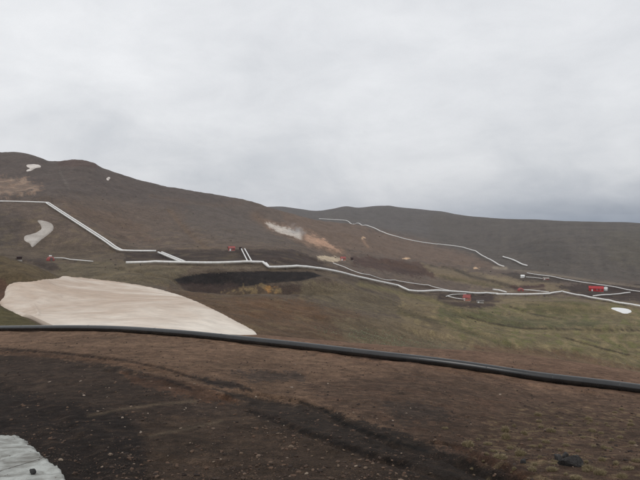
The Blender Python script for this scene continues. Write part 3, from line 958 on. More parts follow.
snow([(9, 284), (20, 282), (30, 282.5), (44, 279.5), (58, 279), (64, 275.5), (76, 277), (110, 281), (140, 285), (170, 292), (195, 301),
      (220, 313), (240, 324), (258, 333), (262, 350), (150, 358), (60, 350), (44, 331), (36, 324), (18, 314), (2, 307), (-1, 302), (5, 297), (5, 290)], 86, 262,
     0.8, 8, 0.3, M['snow_big'], 'big dirty beige snowfield in the gully behind the black pipe', ridge=[(60, 299), (42, 302), (33, 308), (38, 317)])
snow([(36, 220), (44, 221), (53, 224), (54, 229), (49, 234), (42, 239), (36, 244), (32, 248), (30, 243), (24, 241), (24, 236), (34, 234),
      (42, 230), (41, 225)], 300, 700, 1.0, 2, 0.25, M['snow_grey'],
     'curved grey white snow strip below the bend of the twin pipeline')
snow([(26, 165), (33, 164.2), (41, 165.5), (41, 167.5), (35, 168), (33, 170), (27, 171.8), (26, 170.5), (31, 168.5), (27, 167)], 600, 1000, 1.2, 1.5, 0.2,
     M['snow_far'], 'forked white snow patch high on the left hilltop')
snow([(106, 178.5), (109, 177), (110.5, 178), (109, 180), (108, 180.5), (106.8, 179.8)], 600, 1000, 1.0, 1.0, 0.1, M['snow_far'],
     'tiny white snow fleck on the left hill shoulder')
snow([(609, 308), (618, 307.8), (628, 309), (633, 312), (625, 314.2), (618, 311.5)], 300, 520, 0.7, 1.2, 0.15, M['white'],
     'bright white wedge of snow on the valley floor at right')
snow([(-90, 428), (-20, 434), (4, 437), (16, 437.5), (27, 443), (33, 447), (38, 455), (45, 461), (54, 467), (62, 473), (66, 483), (60, 520), (-90, 520)],
     3, 25, 0.07, 6, 0.8, M['snow_near'], 'grey grainy snow patch in the near left corner')


# ------------------------------------------------------------------ tubes
def tube_mesh(pts, rad, sides=12, closed_ends=True):
    pts = [Vector(p) for p in pts]
    vsx, fs = [], []
    n = len(pts)
    for i, p in enumerate(pts):
        t = (pts[min(i + 1, n - 1)] - pts[max(i - 1, 0)]).normalized()
        side = t.cross(Vector((0, 0, 1)))
        if side.length < 0.05:
            side = t.cross(Vector((0, 1, 0)))
        side.normalize()
        up = side.cross(t).normalized()
        for k in range(sides):
            a = 2 * math.pi * k / sides
            vsx.append(p + (side * math.cos(a) + up * math.sin(a)) * rad)
    for i in range(n - 1):
        for k in range(sides):
            k2 = (k + 1) % sides
            fs.append((i * sides + k, (i + 1) * sides + k, (i + 1) * sides + k2, i * sides + k2))
    if closed_ends:
        fs.append(tuple(range(sides)))
        fs.append(tuple(reversed(range((n - 1) * sides, n * sides))))
    return vsx, fs


def box_vf(x0, x1, y0, y1, z0, z1):
    v = [(x0, y0, z0), (x1, y0, z0), (x1, y1, z0), (x0, y1, z0), (x0, y0, z1), (x1, y0, z1), (x1, y1, z1), (x0, y1, z1)]
    f = [(0, 3, 2, 1), (4, 5, 6, 7), (0, 1, 5, 4), (1, 2, 6, 5), (2, 3, 7, 6), (3, 0, 4, 7)]
    return v, f


def join_vf(parts):
    V_, F_ = [], []
    for v, f in parts:
        o = len(V_)
        V_ += list(v); F_ += [tuple(i + o for i in q) for q in f]
    return V_, F_


# the black pipe across the foreground
PIPE_PX = [(-420, 333), (-200, 332), (-120, 331), (-60, 329), (0, 328), (40, 327.6), (100, 328.3), (170, 332), (220, 337), (300, 346), (400, 357.3),
           (460, 364.5), (540, 377), (590, 382.5), (640, 389), (700, 398), (760, 408), (1000, 440)]
PIPE_Y = [(-420, 70), (-200, 66), (0, 52), (100, 46.5), (200, 41), (300, 37.5), (420, 33.5), (540, 31.2), (640, 30), (840, 27), (1000, 26)]
pp = []
for u, v in PIPE_PX:
    y = float(pchip([a for a, b in PIPE_Y], [b for a, b in PIPE_Y], u))
    pp.append((u, v, y))
us_ = np.linspace(-420, 1000, 258)
cl = []
for u in us_:
    y = float(pchip([p[0] for p in pp], [p[2] for p in pp], u)); v = float(pchip([p[0] for p in pp], [p[1] for p in pp], u))
    d = ray(u, v)
    cl.append(d * (y / d[1]))
cl = np.array(cl)
for k in range(len(cl)):                       # it lies on the soil
    g = float(ground_z(cl[k, 0], cl[k, 1])[0])
    cl[k, 2] = min(max(cl[k, 2], g + 0.20), g + 0.30)
for _ in range(40):
    cl[1:-1, 2] = 0.25 * cl[:-2, 2] + 0.5 * cl[1:-1, 2] + 0.25 * cl[2:, 2]
root = empty('water_pipe', tuple(cl[0]))
tag(root, 'thick black plastic pipe lying across the whole foreground', 'pipe')
PR = 0.25
v_, f_ = tube_mesh([Vector(p) - Vector(cl[0]) for p in cl], PR, 28)
mesh_obj('pipe_body', v_, f_, M['black_pipe'], root)
for k in range(8, 254, 12):                     # butt-weld beads between lengths
    a = Vector(cl[k]) - Vector(cl[0]); t = (Vector(cl[k + 1]) - Vector(cl[k - 1])).normalized()
    prof = [(-0.035, 0.248), (-0.018, 0.262), (0.0, 0.256), (0.018, 0.262), (0.035, 0.248)]
    vv_, ff_ = [], []
    side = t.cross(Vector((0, 0, 1))).normalized(); up = side.cross(t)
    for (o_, r_) in prof:
        for q in range(28):
            an = 2 * math.pi * q / 28
            vv_.append(a + t * o_ + (side * math.cos(an) + up * math.sin(an)) * r_)
    for i in range(4):
        for q in range(28):
            ff_.append((i * 28 + q, (i + 1) * 28 + q, (i + 1) * 28 + (q + 1) % 28, i * 28 + (q + 1) % 28))
    mesh_obj('weld_bead', vv_, ff_, M['black_pipe'], root)
# ------------------------------------------------------------------ steam pipelines on the hillside
sv, sf = join_vf([box_vf(-0.85, -0.70, -0.12, 0.12, -1.2, 0.62), box_vf(0.70, 0.85, -0.12, 0.12, -1.2, 0.62),
                  box_vf(-1.1, 1.1, -0.14, 0.14, 0.62, 0.80)])
sup_single = bpy.data.meshes.new('support'); sup_single.from_pydata(sv, [], sf); sup_single.materials.append(M['steel'])
sv, sf = join_vf([box_vf(-1.9, -1.72, -0.12, 0.12, -1.2, 0.62), box_vf(1.72, 1.9, -0.12, 0.12, -1.2, 0.62),
                  box_vf(-2.1, 2.1, -0.14, 0.14, 0.62, 0.80)])
sup_twin = bpy.data.meshes.new('support'); sup_twin.from_pydata(sv, [], sf); sup_twin.materials.append(M['steel'])


def pipeline(px, label, rad=0.5, twin=False, rmin=200, spacing=14.0, lift=0.0, straight=False, group='steam pipelines on the hillside', fine=0):
    if fine:
        k_ = np.linspace(0, len(px) - 1, fine); px = list(zip(np.interp(k_, range(len(px)), [p[0] for p in px]), np.interp(k_, range(len(px)), [p[1] for p in px])))
    pts = [np.array(cast(u, v + 0.9, rmin)) for u, v in px]
    if fine:
        P_ = np.array(pts)
        for _ in range(5):
            P_[1:-1] = 0.25 * P_[:-2] + 0.5 * P_[1:-1] + 0.25 * P_[2:]
        pts = list(P_)
    dense = []
    for a, b in zip(pts[:-1], pts[1:]):
        n = max(2, int(np.hypot(*(b - a)[:2]) / 4.0))
        for k in range(n):
            dense.append(a + (b - a) * k / n)
    dense.append(pts[-1])
    dense = np.array(dense)
    g = ground_z(dense[:, 0], dense[:, 1])
    z = g.copy()
    for _ in range(8):
        z[1:-1] = 0.25 * z[:-2] + 0.5 * z[1:-1] + 0.25 * z[2:]
    z = np.maximum(z, g - 0.2) + 0.8 + rad + lift
    if straight:
        t_ = np.linspace(0, 1, len(z))
        z = z[0] + (z[-1] - z[0]) * t_
        z += max(0.0, float((g + rad + 0.15 - z).max()))
    dense[:, 2] = z
    org = Vector((dense[0][0], dense[0][1], float(g[0])))
    root = empty('steam_pipeline', org)
    tag(root, label, 'pipeline', group)
    offs = (-1.25, 1.25) if twin else (0.0,)
    # smooth corners a little
    n = len(dense)
    tang = np.gradient(dense[:, :2], axis=0)
    tang /= np.linalg.norm(tang, axis=1)[:, None] + 1e-9
    for o_ in offs:
        c = dense.copy()
        c[:, 0] += tang[:, 1] * o_; c[:, 1] -= tang[:, 0] * o_
        v_, f_ = tube_mesh([Vector(p) - org for p in c], rad, 12)
        mesh_obj('pipe', v_, f_, M['cladding'], root)
    run, last = 0.0, -spacing * 0.6
    for k in range(1, n - 1):
        run += float(np.linalg.norm(dense[k] - dense[k - 1]))
        if run - last >= spacing:
            last = run
            s = bpy.data.objects.new('support', sup_twin if twin else sup_single)
            COL.objects.link(s)
            s.parent = root
            s.location = Vector((dense[k][0], dense[k][1], z[k] - rad - 0.80)) - org
            s.rotation_euler = (0, 0, math.atan2(tang[k][1], tang[k][0]) - math.pi / 2)
    return dense


pipeline([(-220, 198), (-60, 200.5), (0, 202), (47, 203), (121.5, 252), (156, 252)],
         'long twin pale pipeline descending in a diagonal from the upper left', 0.62, True, 300)
pipeline([(160, 253.5), (183, 263.5)], 'short slanting twin pipe joining the main line under the big hill', 0.62, True, 290, straight=True)
pipeline([(126, 264.5), (183, 264.2), (252, 263.2), (263, 263.5), (268, 268)],
         'straight pale pipe above the dark embankment, left of the bend', 0.80, False, 290)
pipeline([(266, 265.2), (269, 270.3), (312, 269), (316, 269.6), (345, 275), (398, 286.5), (409, 292), (450, 292.2), (486, 293.5), (498, 294.6)],
         'main pale pipeline running right from the embankment down to the valley', 0.80, False, 290)
pipeline([(496, 295), (530, 295.2), (549, 294.4), (562, 292.6), (575, 295.5), (590, 298.4), (616, 303.2), (632, 306), (650, 308.8), (700, 316)],
         'pale pipeline across the valley floor past the red shed and the snow wedge', 0.80, False, 330)
pipeline([(54, 258.7), (70, 260), (93, 262.3)], 'thin pale pipe beside the dull red hut on the left', 0.30, False, 290, 10)
pipeline([(243, 249.5), (250, 263)], 'short steep pale pipe by the small red hut under the hill', 0.42, True, 290, 10, straight=True)
pipeline([(333, 263.5), (345, 268), (362, 274.5), (395, 280.3), (428, 285.2), (450, 291)],
         'thin pale pipe behind the main pipeline in the middle', 0.32, False, 330, 12)
pipeline([(319, 219), (345, 220.3), (352, 222), (380, 232), (400, 239), (428, 244.5), (446, 245.2), (465, 248), (480, 254), (497, 266), (504, 268)],
         'far thin white pipeline curving over the distant spur', 0.95, False, 600, 30, fine=40, lift=1.8)
pipeline([(503, 256.8), (515, 261), (527, 266)], 'short white pipe length below the dark moor slope', 1.15, False, 500, 20)
pipeline([(527, 273), (540, 275.3), (565, 279.5), (592, 283.8), (606, 286), (617, 287.6), (632, 291), (650, 293), (700, 298)], 'pale pipeline passing just behind the red shed', 0.5, False, 400, 16)
pipeline([(593, 296.6), (610, 295.2), (630, 293.0)], 'pale pipe crossing in front of the white tank', 0.55, False, 400)
pipeline([(523, 290), (535, 291), (549, 292.6)], 'short pale pipe leading right from the dull red dome', 0.42, False, 400, 10)
pipeline([(526, 277), (534, 277.8), (543, 278.8)], 'thin pale pipe between the white hut and the faded red building', 0.35, False, 400, 10)
pipeline([(446, 297), (456, 295), (466, 294.4)], 'upper thin pipe left of the salmon hut', 0.32, False, 330, 10)
pipeline([(447, 296.5), (456, 299), (466, 300)], 'lower thin pipe left of the salmon hut', 0.32, False, 330, 10)
pipeline([(493, 290.3), (499, 291.2), (506, 293)], 'short thick pale pipe between the salmon hut and the red dome', 0.8, False, 380, 10)


# ------------------------------------------------------------------ huts, dome and tank
def face_cam(x, y, extra=0.0):
    return math.atan2(y, x) - math.pi / 2 + extra


def hut(px, w, d, h, wall, roof, label, cat='hut', rmin=250, turn=0.0, name='pump_hut', rise=0.35, windows=2, door_side=-1):
    x, y, z = cast(px[0], px[1], rmin)
    rz = face_cam(x, y, turn)
    zb = min(float(ground_z(x + dx_, y + dy_)[0]) for dx_ in (-w / 2, 0, w / 2) for dy_ in (-d / 2, 0, d / 2))
    r = empty(name, (x, y, zb), rz)
    tag(r, label, cat)
    g = (z - zb) + 0.1
    mesh_obj('plinth', *box_vf(-w / 2 - 0.15, w / 2 + 0.15, -d / 2 - 0.15, d / 2 + 0.15, -0.5, g), M['concrete'], r, False)
    pw = [(-w / 2, -d / 2, g), (w / 2, -d / 2, g), (w / 2, d / 2, g), (-w / 2, d / 2, g),
          (-w / 2, -d / 2, g + h), (w / 2, -d / 2, g + h), (w / 2, d / 2, g + h), (-w / 2, d / 2, g + h),
          (-w / 2, 0, g + h + d * rise), (w / 2, 0, g + h + d * rise)]
    pf = [(0, 1, 5, 4), (2, 3, 7, 6), (1, 2, 6, 9, 5), (3, 0, 4, 8, 7), (0, 3, 2, 1)]
    mesh_obj('wall', pw, pf, wall, r, False)
    ov, th_ = 0.35, 0.12
    e0 = g + h - ov * 2 * rise
    rp = []
    for s in (-1, 1):
        ys = s * (d / 2 + ov)
        a = [(-w / 2 - ov, ys, e0 + 0.02), (w / 2 + ov, ys, e0 + 0.02), (w / 2 + ov, 0, g + h + d * rise + 0.02), (-w / 2 - ov, 0, g + h + d * rise + 0.02)]
        b = [(p[0], p[1], p[2] + th_) for p in a]
        f = [(0, 1, 2, 3), (7, 6, 5, 4), (0, 4, 5, 1), (1, 5, 6, 2), (2, 6, 7, 3), (3, 7, 4, 0)]
        rp.append((a + b, f))
    mesh_obj('roof', *join_vf(rp), roof, r, False)
    dw, dh = min(1.1, w * 0.3), min(2.1, h * 0.85)
    dm = wall if wall is M['darkbox'] else M['white']
    xd = door_side * w * 0.28
    mesh_obj('door', *box_vf(xd - dw / 2, xd + dw / 2, -d / 2 - 0.06, -d / 2 + 0.02, g, g + dh), dm, r, False)
    for k in range(windows):
        xw = -door_side * w * (0.06 + 0.24 * k)
        fr = mesh_obj('window', *box_vf(xw - 0.5, xw + 0.5, -d / 2 - 0.05, -d / 2 + 0.02, g + h * 0.45, g + h * 0.8), M['white'], r, False)
        mesh_obj('pane', *box_vf(xw - 0.42, xw + 0.42, -d / 2 - 0.07, -d / 2 - 0.045, g + h * 0.49, g + h * 0.76), M['glass'], fr, False)
    return r


def dome(px, rad, mat, label, rmin=250, top=None):
    x, y, z = cast(px[0], px[1], rmin)
    r = empty('wellhead_dome', (x, y, z), face_cam(x, y, 0.2))
    tag(r, label, 'hut')
    v_, f_ = [], []
    rings, seg = 5, 12
    v_ += [(rad * math.cos(2 * math.pi * q / seg), rad * math.sin(2 * math.pi * q / seg), -0.8) for q in range(seg)]
    for i in range(rings):
        a = i / rings * math.pi / 2
        for q in range(seg):
            v_.append((rad * math.cos(a) * math.cos(2 * math.pi * q / seg), rad * math.cos(a) * math.sin(2 * math.pi * q / seg), 0.5 + rad * 0.85 * math.sin(a)))
    for i in range(rings):
        for q in range(seg):
            f_.append((i * seg + q, i * seg + (q + 1) % seg, (i + 1) * seg + (q + 1) % seg, (i + 1) * seg + q))
    v_.append((0, 0, 0.5 + rad * 0.85)); c = len(v_) - 1
    for q in range(seg):
        f_.append((rings * seg + q, rings * seg + (q + 1) % seg, c))
    mesh_obj('shell', v_, f_, mat, r, False)
    mesh_obj('door', *box_vf(-0.6, 0.6, -rad - 0.25, -rad + 0.9, -0.5, min(2.1, rad * 0.8)), M['steel'], r, False)
    if top:
        tv, tf = tube_mesh([Vector((0, 0, 0.5 + rad * 0.78)), Vector((0, 0, 0.5 + rad * 0.85 + 0.7))], rad * 0.35, 12)
        mesh_obj('vent_cap', tv, tf, top, r)
    return r


def tank(px, rad, h, mat, label, rmin=250):
    x, y, z = cast(px[0], px[1], rmin)
    r = empty('storage_tank', (x, y, z), face_cam(x, y))
    tag(r, label, 'tank')
    tv, tf = tube_mesh([Vector((0, 0, -0.8)), Vector((0, 0, h * 0.5)), Vector((0, 0, h))], rad, 20)
    mesh_obj('shell', tv, tf, mat, r)
    cv = [(rad * 1.03 * math.cos(2 * math.pi * q / 20), rad * 1.03 * math.sin(2 * math.pi * q / 20), h + 0.02) for q in range(20)] + [(0, 0, h + rad * 0.3)]
    cf = [(q, (q + 1) % 20, 20) for q in range(20)] + [tuple(reversed(range(20)))]
    mesh_obj('lid', cv, cf, mat, r)
    return r


hut((596, 291.3), 12.5, 7.0, 3.0, M['red'], M['red'], 'long red gabled shed on the valley floor beside the white tank', 'shed', 380, 0.06, 'red_shed', 0.26, 3)
tank((605.8, 290.8), 1.7, 3.6, M['white'], 'round white tank at the right end of the red shed', 380)
dome((520.5, 291), 3.0, M['dull_red'], 'small dull red dome on the dark gravel pad in the valley', 380)
hut((467, 300.8), 5.2, 4.0, 2.7, M['orange'], M['dull_red'], 'small salmon pink hut on the dark pad below the main pipeline', 'hut', 330, -0.3, 'pump_hut', 0.5, 1)
hut((480, 303.0), 5.0, 2.6, 1.6, M['concrete'], M['steel'], 'low grey shelter right of the salmon hut', 'shelter', 330, 0.2, 'equipment_shelter', 0.2, 1)
hut((343, 260.6), 4.4, 3.6, 2.2, M['orange'], M['dull_red'], 'small pinkish red hut at the end of the pale clay strip', 'hut', 330, 0.2, 'pump_hut', 0.35, 1)
hut((352, 260.2), 2.6, 2.6, 2.4, M['darkbox'], M['darkbox'], 'little dark box hut just right of the clay strip hut', 'hut', 330, 0.0, 'pump_hut', 0.2, 0)
hut((231.5, 250.8), 4.4, 3.4, 2.0, M['dull_red'], M['dull_red'], 'low red hut under the hill left of the steep pipe', 'hut', 300, 0.2, 'pump_hut', 0.35, 1)
hut((240.5, 250.0), 1.9, 1.9, 1.8, M['darkbox'], M['darkbox'], 'tiny dark hut next to the top of the steep pipe', 'hut', 300, 0.0, 'pump_hut', 0.2, 0)
dome((50.5, 260.6), 2.4, M['dull_red'], 'dull red dome with pale cap above the big snowfield', 270, M['white'])
hut((19.3, 259.8), 2.6, 2.4, 1.7, M['darkbox'], M['darkbox'], 'dark brown box hut on the left hillside', 'hut', 150, 0.1, 'pump_hut', 0.1, 0)
hut((522.5, 277.8), 4.0, 3.2, 2.0, M['white'], M['white'], 'small white hut at the foot of the moor slope', 'hut', 400, 0.2, 'pump_hut', 0.4, 1)
hut((546, 279.6), 6.0, 3.4, 1.4, M['dull_red'], M['concrete'], 'low faded red building with pale roof beyond the dome', 'hut', 400, 0.1, 'pump_hut', 0.2, 1)


# ------------------------------------------------------------------ stones
def rock_mesh(name, mat, seed, sub=2, squash=(1, 1, 1), rough=0.28):
    rnd = random.Random(seed)
    bm = bmesh.new()
    bmesh.ops.create_icosphere(bm, subdivisions=sub, radius=0.5)
    planes = [(Vector((rnd.gauss(0, 1), rnd.gauss(0, 1), rnd.gauss(0, 1))).normalized(), rnd.uniform(0.14, 0.36)) for _ in range(8)]
    for v in bm.verts:
        for nrm, dd in planes:
            k = v.co.dot(nrm)
            if k > dd:
                v.co -= nrm * (k - dd) * 0.97
        v.co += Vector((rnd.uniform(-1, 1), rnd.uniform(-1, 1), rnd.uniform(-1, 1))) * 0.02 * rough / 0.28
        v.co = Vector((v.co.x * squash[0], v.co.y * squash[1], v.co.z * squash[2]))
    me = bpy.data.meshes.new(name)
    bm.to_mesh(me); bm.free()
    me.materials.append(mat)
    return me


def put_rock(name, me, x, y, size, label, group=None, sink=0.22, rz=None, tilt=0.2, cat='stone', lift=0.0):
    o = bpy.data.objects.new(name, me)
    COL.objects.link(o)
    hgt = max(v.co.z for v in me.vertices) - min(v.co.z for v in me.vertices)
    o.location = (x, y, float(ground_z(x, y)[0]) + size * hgt * (0.5 - sink) + lift)
    o.scale = (size * random.uniform(0.75, 1.35), size * random.uniform(0.7, 1.2), size * random.uniform(0.7, 1.2))
    o.rotation_euler = (random.uniform(-tilt, tilt), random.uniform(-tilt, tilt), random.uniform(0, 6.3) if rz is None else rz)
    tag(o, label, cat, group)
    return o


mA = rock_mesh('dark_rock', M['dark_rock'], 4, 3, (1.4, 0.8, 1.0))
mB = rock_mesh('dark_rock', M['dark_rock'], 5, 3, (1.0, 0.9, 1.0))
mC = rock_mesh('pale_stone', M['pale_stone'], 12, 2, (1.3, 0.8, 0.35))
x, y, z = cast(570, 466.5)
main_rock = put_rock('dark_rock', mA, x, y, 0.30, 'longest black rock among the straw tufts at lower right', None, 0.15, -0.55, 0.1, 'rock')
x2, y2, z2 = cast(558.5, 460)
put_rock('dark_rock', mB, x2, y2, 0.20, 'small blackish rock left of the long black rock', None, 0.15, 0.4, 0.2, 'rock')
x2, y2, z2 = cast(565.5, 458)
put_rock('dark_rock', mB, x2, y2, 0.22, 'round black rock behind the long black rock', None, 0.15, 2.4, 0.2, 'rock')
x2, y2, z2 = cast(574.5, 461)
put_rock('pale_stone', mC, x2, y2, 0.15, 'flat pale stone against the back of the long black rock', None, 0.1, -0.4, 0.1, 'stone')
x2, y2, z2 = cast(33, 479)
put_rock('dark_rock', mB, x2, y2, 0.11, 'dark stone lying on the near grey snow', None, 0.1, 1.0, 0.2, 'rock', 0.09)
x2, y2, z2 = cast(523, 463)
put_rock('dark_rock', mB, x2, y2, 0.13, 'lone small black stone left of the rock group', None, 0.15, 1.7, 0.2, 'rock')

pal = [rock_mesh('pale_stone', M['pale_stone'], 20 + k, 2, (1.2, 0.9, 0.65)) for k in range(7)]
for k, (u, v, s) in enumerate([(81, 381.5, 5), (109, 388, 2.5), (84, 395.5, 4.5), (107, 397.5, 3), (87.5, 411, 4), (98, 411.5, 3.5), (103, 409, 3.5),
                               (122, 418, 4), (131, 420, 4), (125, 427, 3), (141, 433, 6), (148, 414, 3), (170, 388.5, 4), (184, 410, 3.5),
                               (186, 408.5, 3.5), (108, 447.5, 2.5), (122, 453, 4.5), (80, 460, 3), (75, 460.5, 2.5), (168, 456, 2.5),
                               (50, 382, 4.5), (216, 408, 3), (213, 444, 2.5), (256, 397, 3.5), (292, 388, 5), (275, 420, 2.5), (284, 426, 2.5),
                               (300, 374.5, 3), (328, 384, 3), (393, 421, 5), (383, 413, 2), (416, 408, 2), (500, 395, 4), (287, 458, 3.5)]):
    x, y, z = cast(u, v)
    put_rock('pale_stone', pal[k % 7], x, y, s * y / F * 0.7, 'small pale stone lying on the dark worked soil', 'pale stones on the dark soil')
tns = [rock_mesh('soil_clod', M['tan_stone'], 40 + k, 2, (1.2, 0.9, 0.6)) for k in range(7)]
for k, (u, v, s) in enumerate([(278, 434, 5), (286, 438, 5), (291, 447, 8), (297, 444, 5), (316, 441, 7), (338, 466, 6), (352, 455, 5), (360, 460, 6),
                               (366, 469, 7), (373, 464, 5), (378, 476, 8), (393, 466, 5), (397, 474, 6), (406, 477, 7), (344, 451, 5), (322, 459, 5),
                               (327, 452, 4), (312, 457, 5), (318, 470, 6), (330, 478, 6), (263, 428, 4), (252, 428, 3), (300, 472, 5),
                               (430, 474, 7), (474, 476, 6), (280, 445, 4)]):
    x, y, z = cast(u, v)
    put_rock('soil_clod', tns[k % 7], x, y, s * y / F * 0.75, 'tan clod of earth beside the dark wheel track', 'tan clods along the wheel track', cat='clod')

# thin tube added to draw the dark crack line over the near snow
sl = []
for t in np.linspace(0, 1, 40):
    u = -40 + t * 90
    x, y, z = cast(u, 476.0 - (u - 0) * 0.315)
    sl.append((x, y, z + 0.075))
v_, f_ = tube_mesh(sl, 0.004, 6)
tag(mesh_obj('crack', v_, f_, M['steel']), 'thin dark straight line across the near grey snow', 'crack')
# loose gravel
ico = bmesh.new(); bmesh.ops.create_icosphere(ico, subdivisions=1, radius=0.5)
iv = np.array([v.co[:] for v in ico.verts]); itf = np.array([[v.index for v in f.verts] for f in ico.faces]); ico.free()
NG = 46000
gth = np.radians(RNG.uniform(-34, 34, NG))
gr = 6.2 * (46 / 6.2) ** (RNG.random(NG) ** 1.15)
gx, gy = np.sin(gth) * gr, np.cos(gth) * gr
clump = gnoise(gx / 1.3 + 40, gy / 1.3) + 0.5 * gnoise(gx / 0.5, gy / 0.5 + 9)
ok = clump > RNG.uniform(-0.6, 0.6, NG)
gx, gy, gr = gx[ok], gy[ok], gr[ok]
NG = len(gx)
gs = np.clip(0.011 * (1 / np.maximum(RNG.random(NG), 0.02)) ** 0.55, 0.010, 0.09) * (0.8 + gr * 0.012)
gz = ground_z(gx, gy)
dirs = RNG.normal(size=(NG, 12, 3)) * 0.07
base = iv[None, :12] if len(iv) == 12 else None
if base is None:
    base = iv[None]; dirs = RNG.normal(size=(NG, len(iv), 3)) * 0.06
pv = (base + dirs) * np.stack([RNG.uniform(0.8, 1.4, NG), RNG.uniform(0.7, 1.1, NG), RNG.uniform(0.4, 0.8, NG)], -1)[:, None, :]
rot = RNG.uniform(0, 6.28, NG); cR, sR = np.cos(rot)[:, None], np.sin(rot)[:, None]
pv = np.stack([pv[..., 0] * cR - pv[..., 1] * sR, pv[..., 0] * sR + pv[..., 1] * cR, pv[..., 2]], -1) * gs[:, None, None]
gu, gv = project(gx, gy, gz)
edge_u = np.interp(gv, [430, 437, 443, 455, 467, 480, 500], [-30, 8, 27, 38, 54, 64, 66])
on = (gu < edge_u) & (gv > 436)
dedge = edge_u - gu
keep_ = ~on | (RNG.random(NG) < 0.75 * np.exp(-dedge / 5.0) + 0.03)
gz = np.where(on, gz + 0.07 * np.sqrt(np.clip(1 - (1 - np.clip(dedge / 8, 0, 1)) ** 2, 0, 1)), gz)
gz = np.where(keep_, gz, gz - 0.5)
pv += np.stack([gx, gy, gz + gs * 0.12], -1)[:, None, :]
nvi = pv.shape[1]
fi = (itf[None] + (np.arange(NG) * nvi)[:, None, None]).reshape(-1, 3)
gravel = big_mesh('gravel', pv.reshape(-1, 3), fi, M['gravel'], smooth=False)
tag(gravel, 'loose gravel and crumbs of earth strewn over the near slope', 'gravel', kind='stuff')


# stones on the slopes beyond the bench
def rubble(name, xs, ys, sizes, mat, label):
    n = len(xs)
    zs = ground_z(xs, ys)
    q = (iv[None] + RNG.normal(size=(n, len(iv), 3)) * 0.09) * np.stack([RNG.uniform(0.7, 1.5, n), RNG.uniform(0.7, 1.2, n), RNG.uniform(0.5, 1.0, n)], -1)[:, None, :]
    q = q * sizes[:, None, None] + np.stack([xs, ys, zs + sizes * 0.12], -1)[:, None, :]
    fq = (itf[None] + (np.arange(n) * len(iv))[:, None, None]).reshape(-1, 3)
    return tag(big_mesh(name, q.reshape(-1, 3), fq, mat, smooth=False), label, 'rubble', kind='stuff')


def stone_ramp(name, c0, c1):
    m, nt, b = new_mat(name)
    g = nt.nodes.new('ShaderNodeNewGeometry'); r = nt.nodes.new('ShaderNodeValToRGB')
    r.color_ramp.elements[0].color = (*c0, 1); r.color_ramp.elements[1].color = (*c1, 1)
    nt.links.new(g.outputs['Random Per Island'], r.inputs[0]); nt.links.new(r.outputs[0], b.inputs['Base Color'])
    b.inputs['Roughness'].default_value = 0.95
    return m


NS = 14000
sth = np.radians(RNG.uniform(-33, 33, NS)); sr = 75 * (1100 / 75) ** RNG.random(NS)
sx_, sy_ = np.sin(sth) * sr, np.cos(sth) * sr
cl_ = gnoise(sx_ / (sr * 0.12) + 3, sy_ / (sr * 0.12)) + 0.6 * gnoise(sx_ / (sr * 0.03), sy_ / (sr * 0.03) + 7)
su_, sv_ = project(sx_, sy_, ground_z(sx_, sy_))
okb = (cl_ > RNG.uniform(-0.2, 0.9, NS)) & ~((su_ < 262) & (sr < 265) & (sr > 82)) & ~((su_ < 60) & (sv_ > 216) & (sv_ < 250))
sx_, sy_, sr = sx_[okb], sy_[okb], sr[okb]
rubble('scattered_stones', sx_, sy_, np.clip(0.16 / np.maximum(RNG.random(len(sr)), 0.03) ** 0.5, 0.12, 0.9) * np.clip(sr / 300, 0.5, 2.2),
       stone_ramp('brown_stones', alb(54, 47, 42), alb(112, 100, 88)), 'brown stones strewn over the far slopes')


# ------------------------------------------------------------------ straw tufts
def blade_set(n, rad, hgt, seed, wid=0.006):
    r = np.random.default_rng(seed)
    V_, F_ = [], []
    for k in range(n):
        a = r.uniform(0, 6.28); q = rad * math.sqrt(r.random())
        bx, by = q * math.cos(a) * 1.4, q * math.sin(a) * 0.8
        ln = hgt * r.uniform(0.5, 1.1) * (1 - 0.5 * q / rad)
        la = a + r.normal(0, 0.6); le = r.uniform(0.1, 0.8)
        dx_, dy_ = math.cos(la) * le * ln, math.sin(la) * le * ln
        pa = r.uniform(0, 3.14); wx, wy = math.cos(pa) * wid, math.sin(pa) * wid
        o = len(V_)
        V_ += [(bx - wx, by - wy, -0.02), (bx + wx, by + wy, -0.02), (bx + dx_ * 0.45 + wx * 0.8, by + dy_ * 0.45 + wy * 0.8, ln * 0.7),
               (bx + dx_ * 0.45 - wx * 0.8, by + dy_ * 0.45 - wy * 0.8, ln * 0.7), (bx + dx_, by + dy_, ln * (0.95 - 0.3 * le))]
        F_ += [(o, o + 1, o + 2, o + 3), (o + 3, o + 2, o + 4)]
    return V_, F_


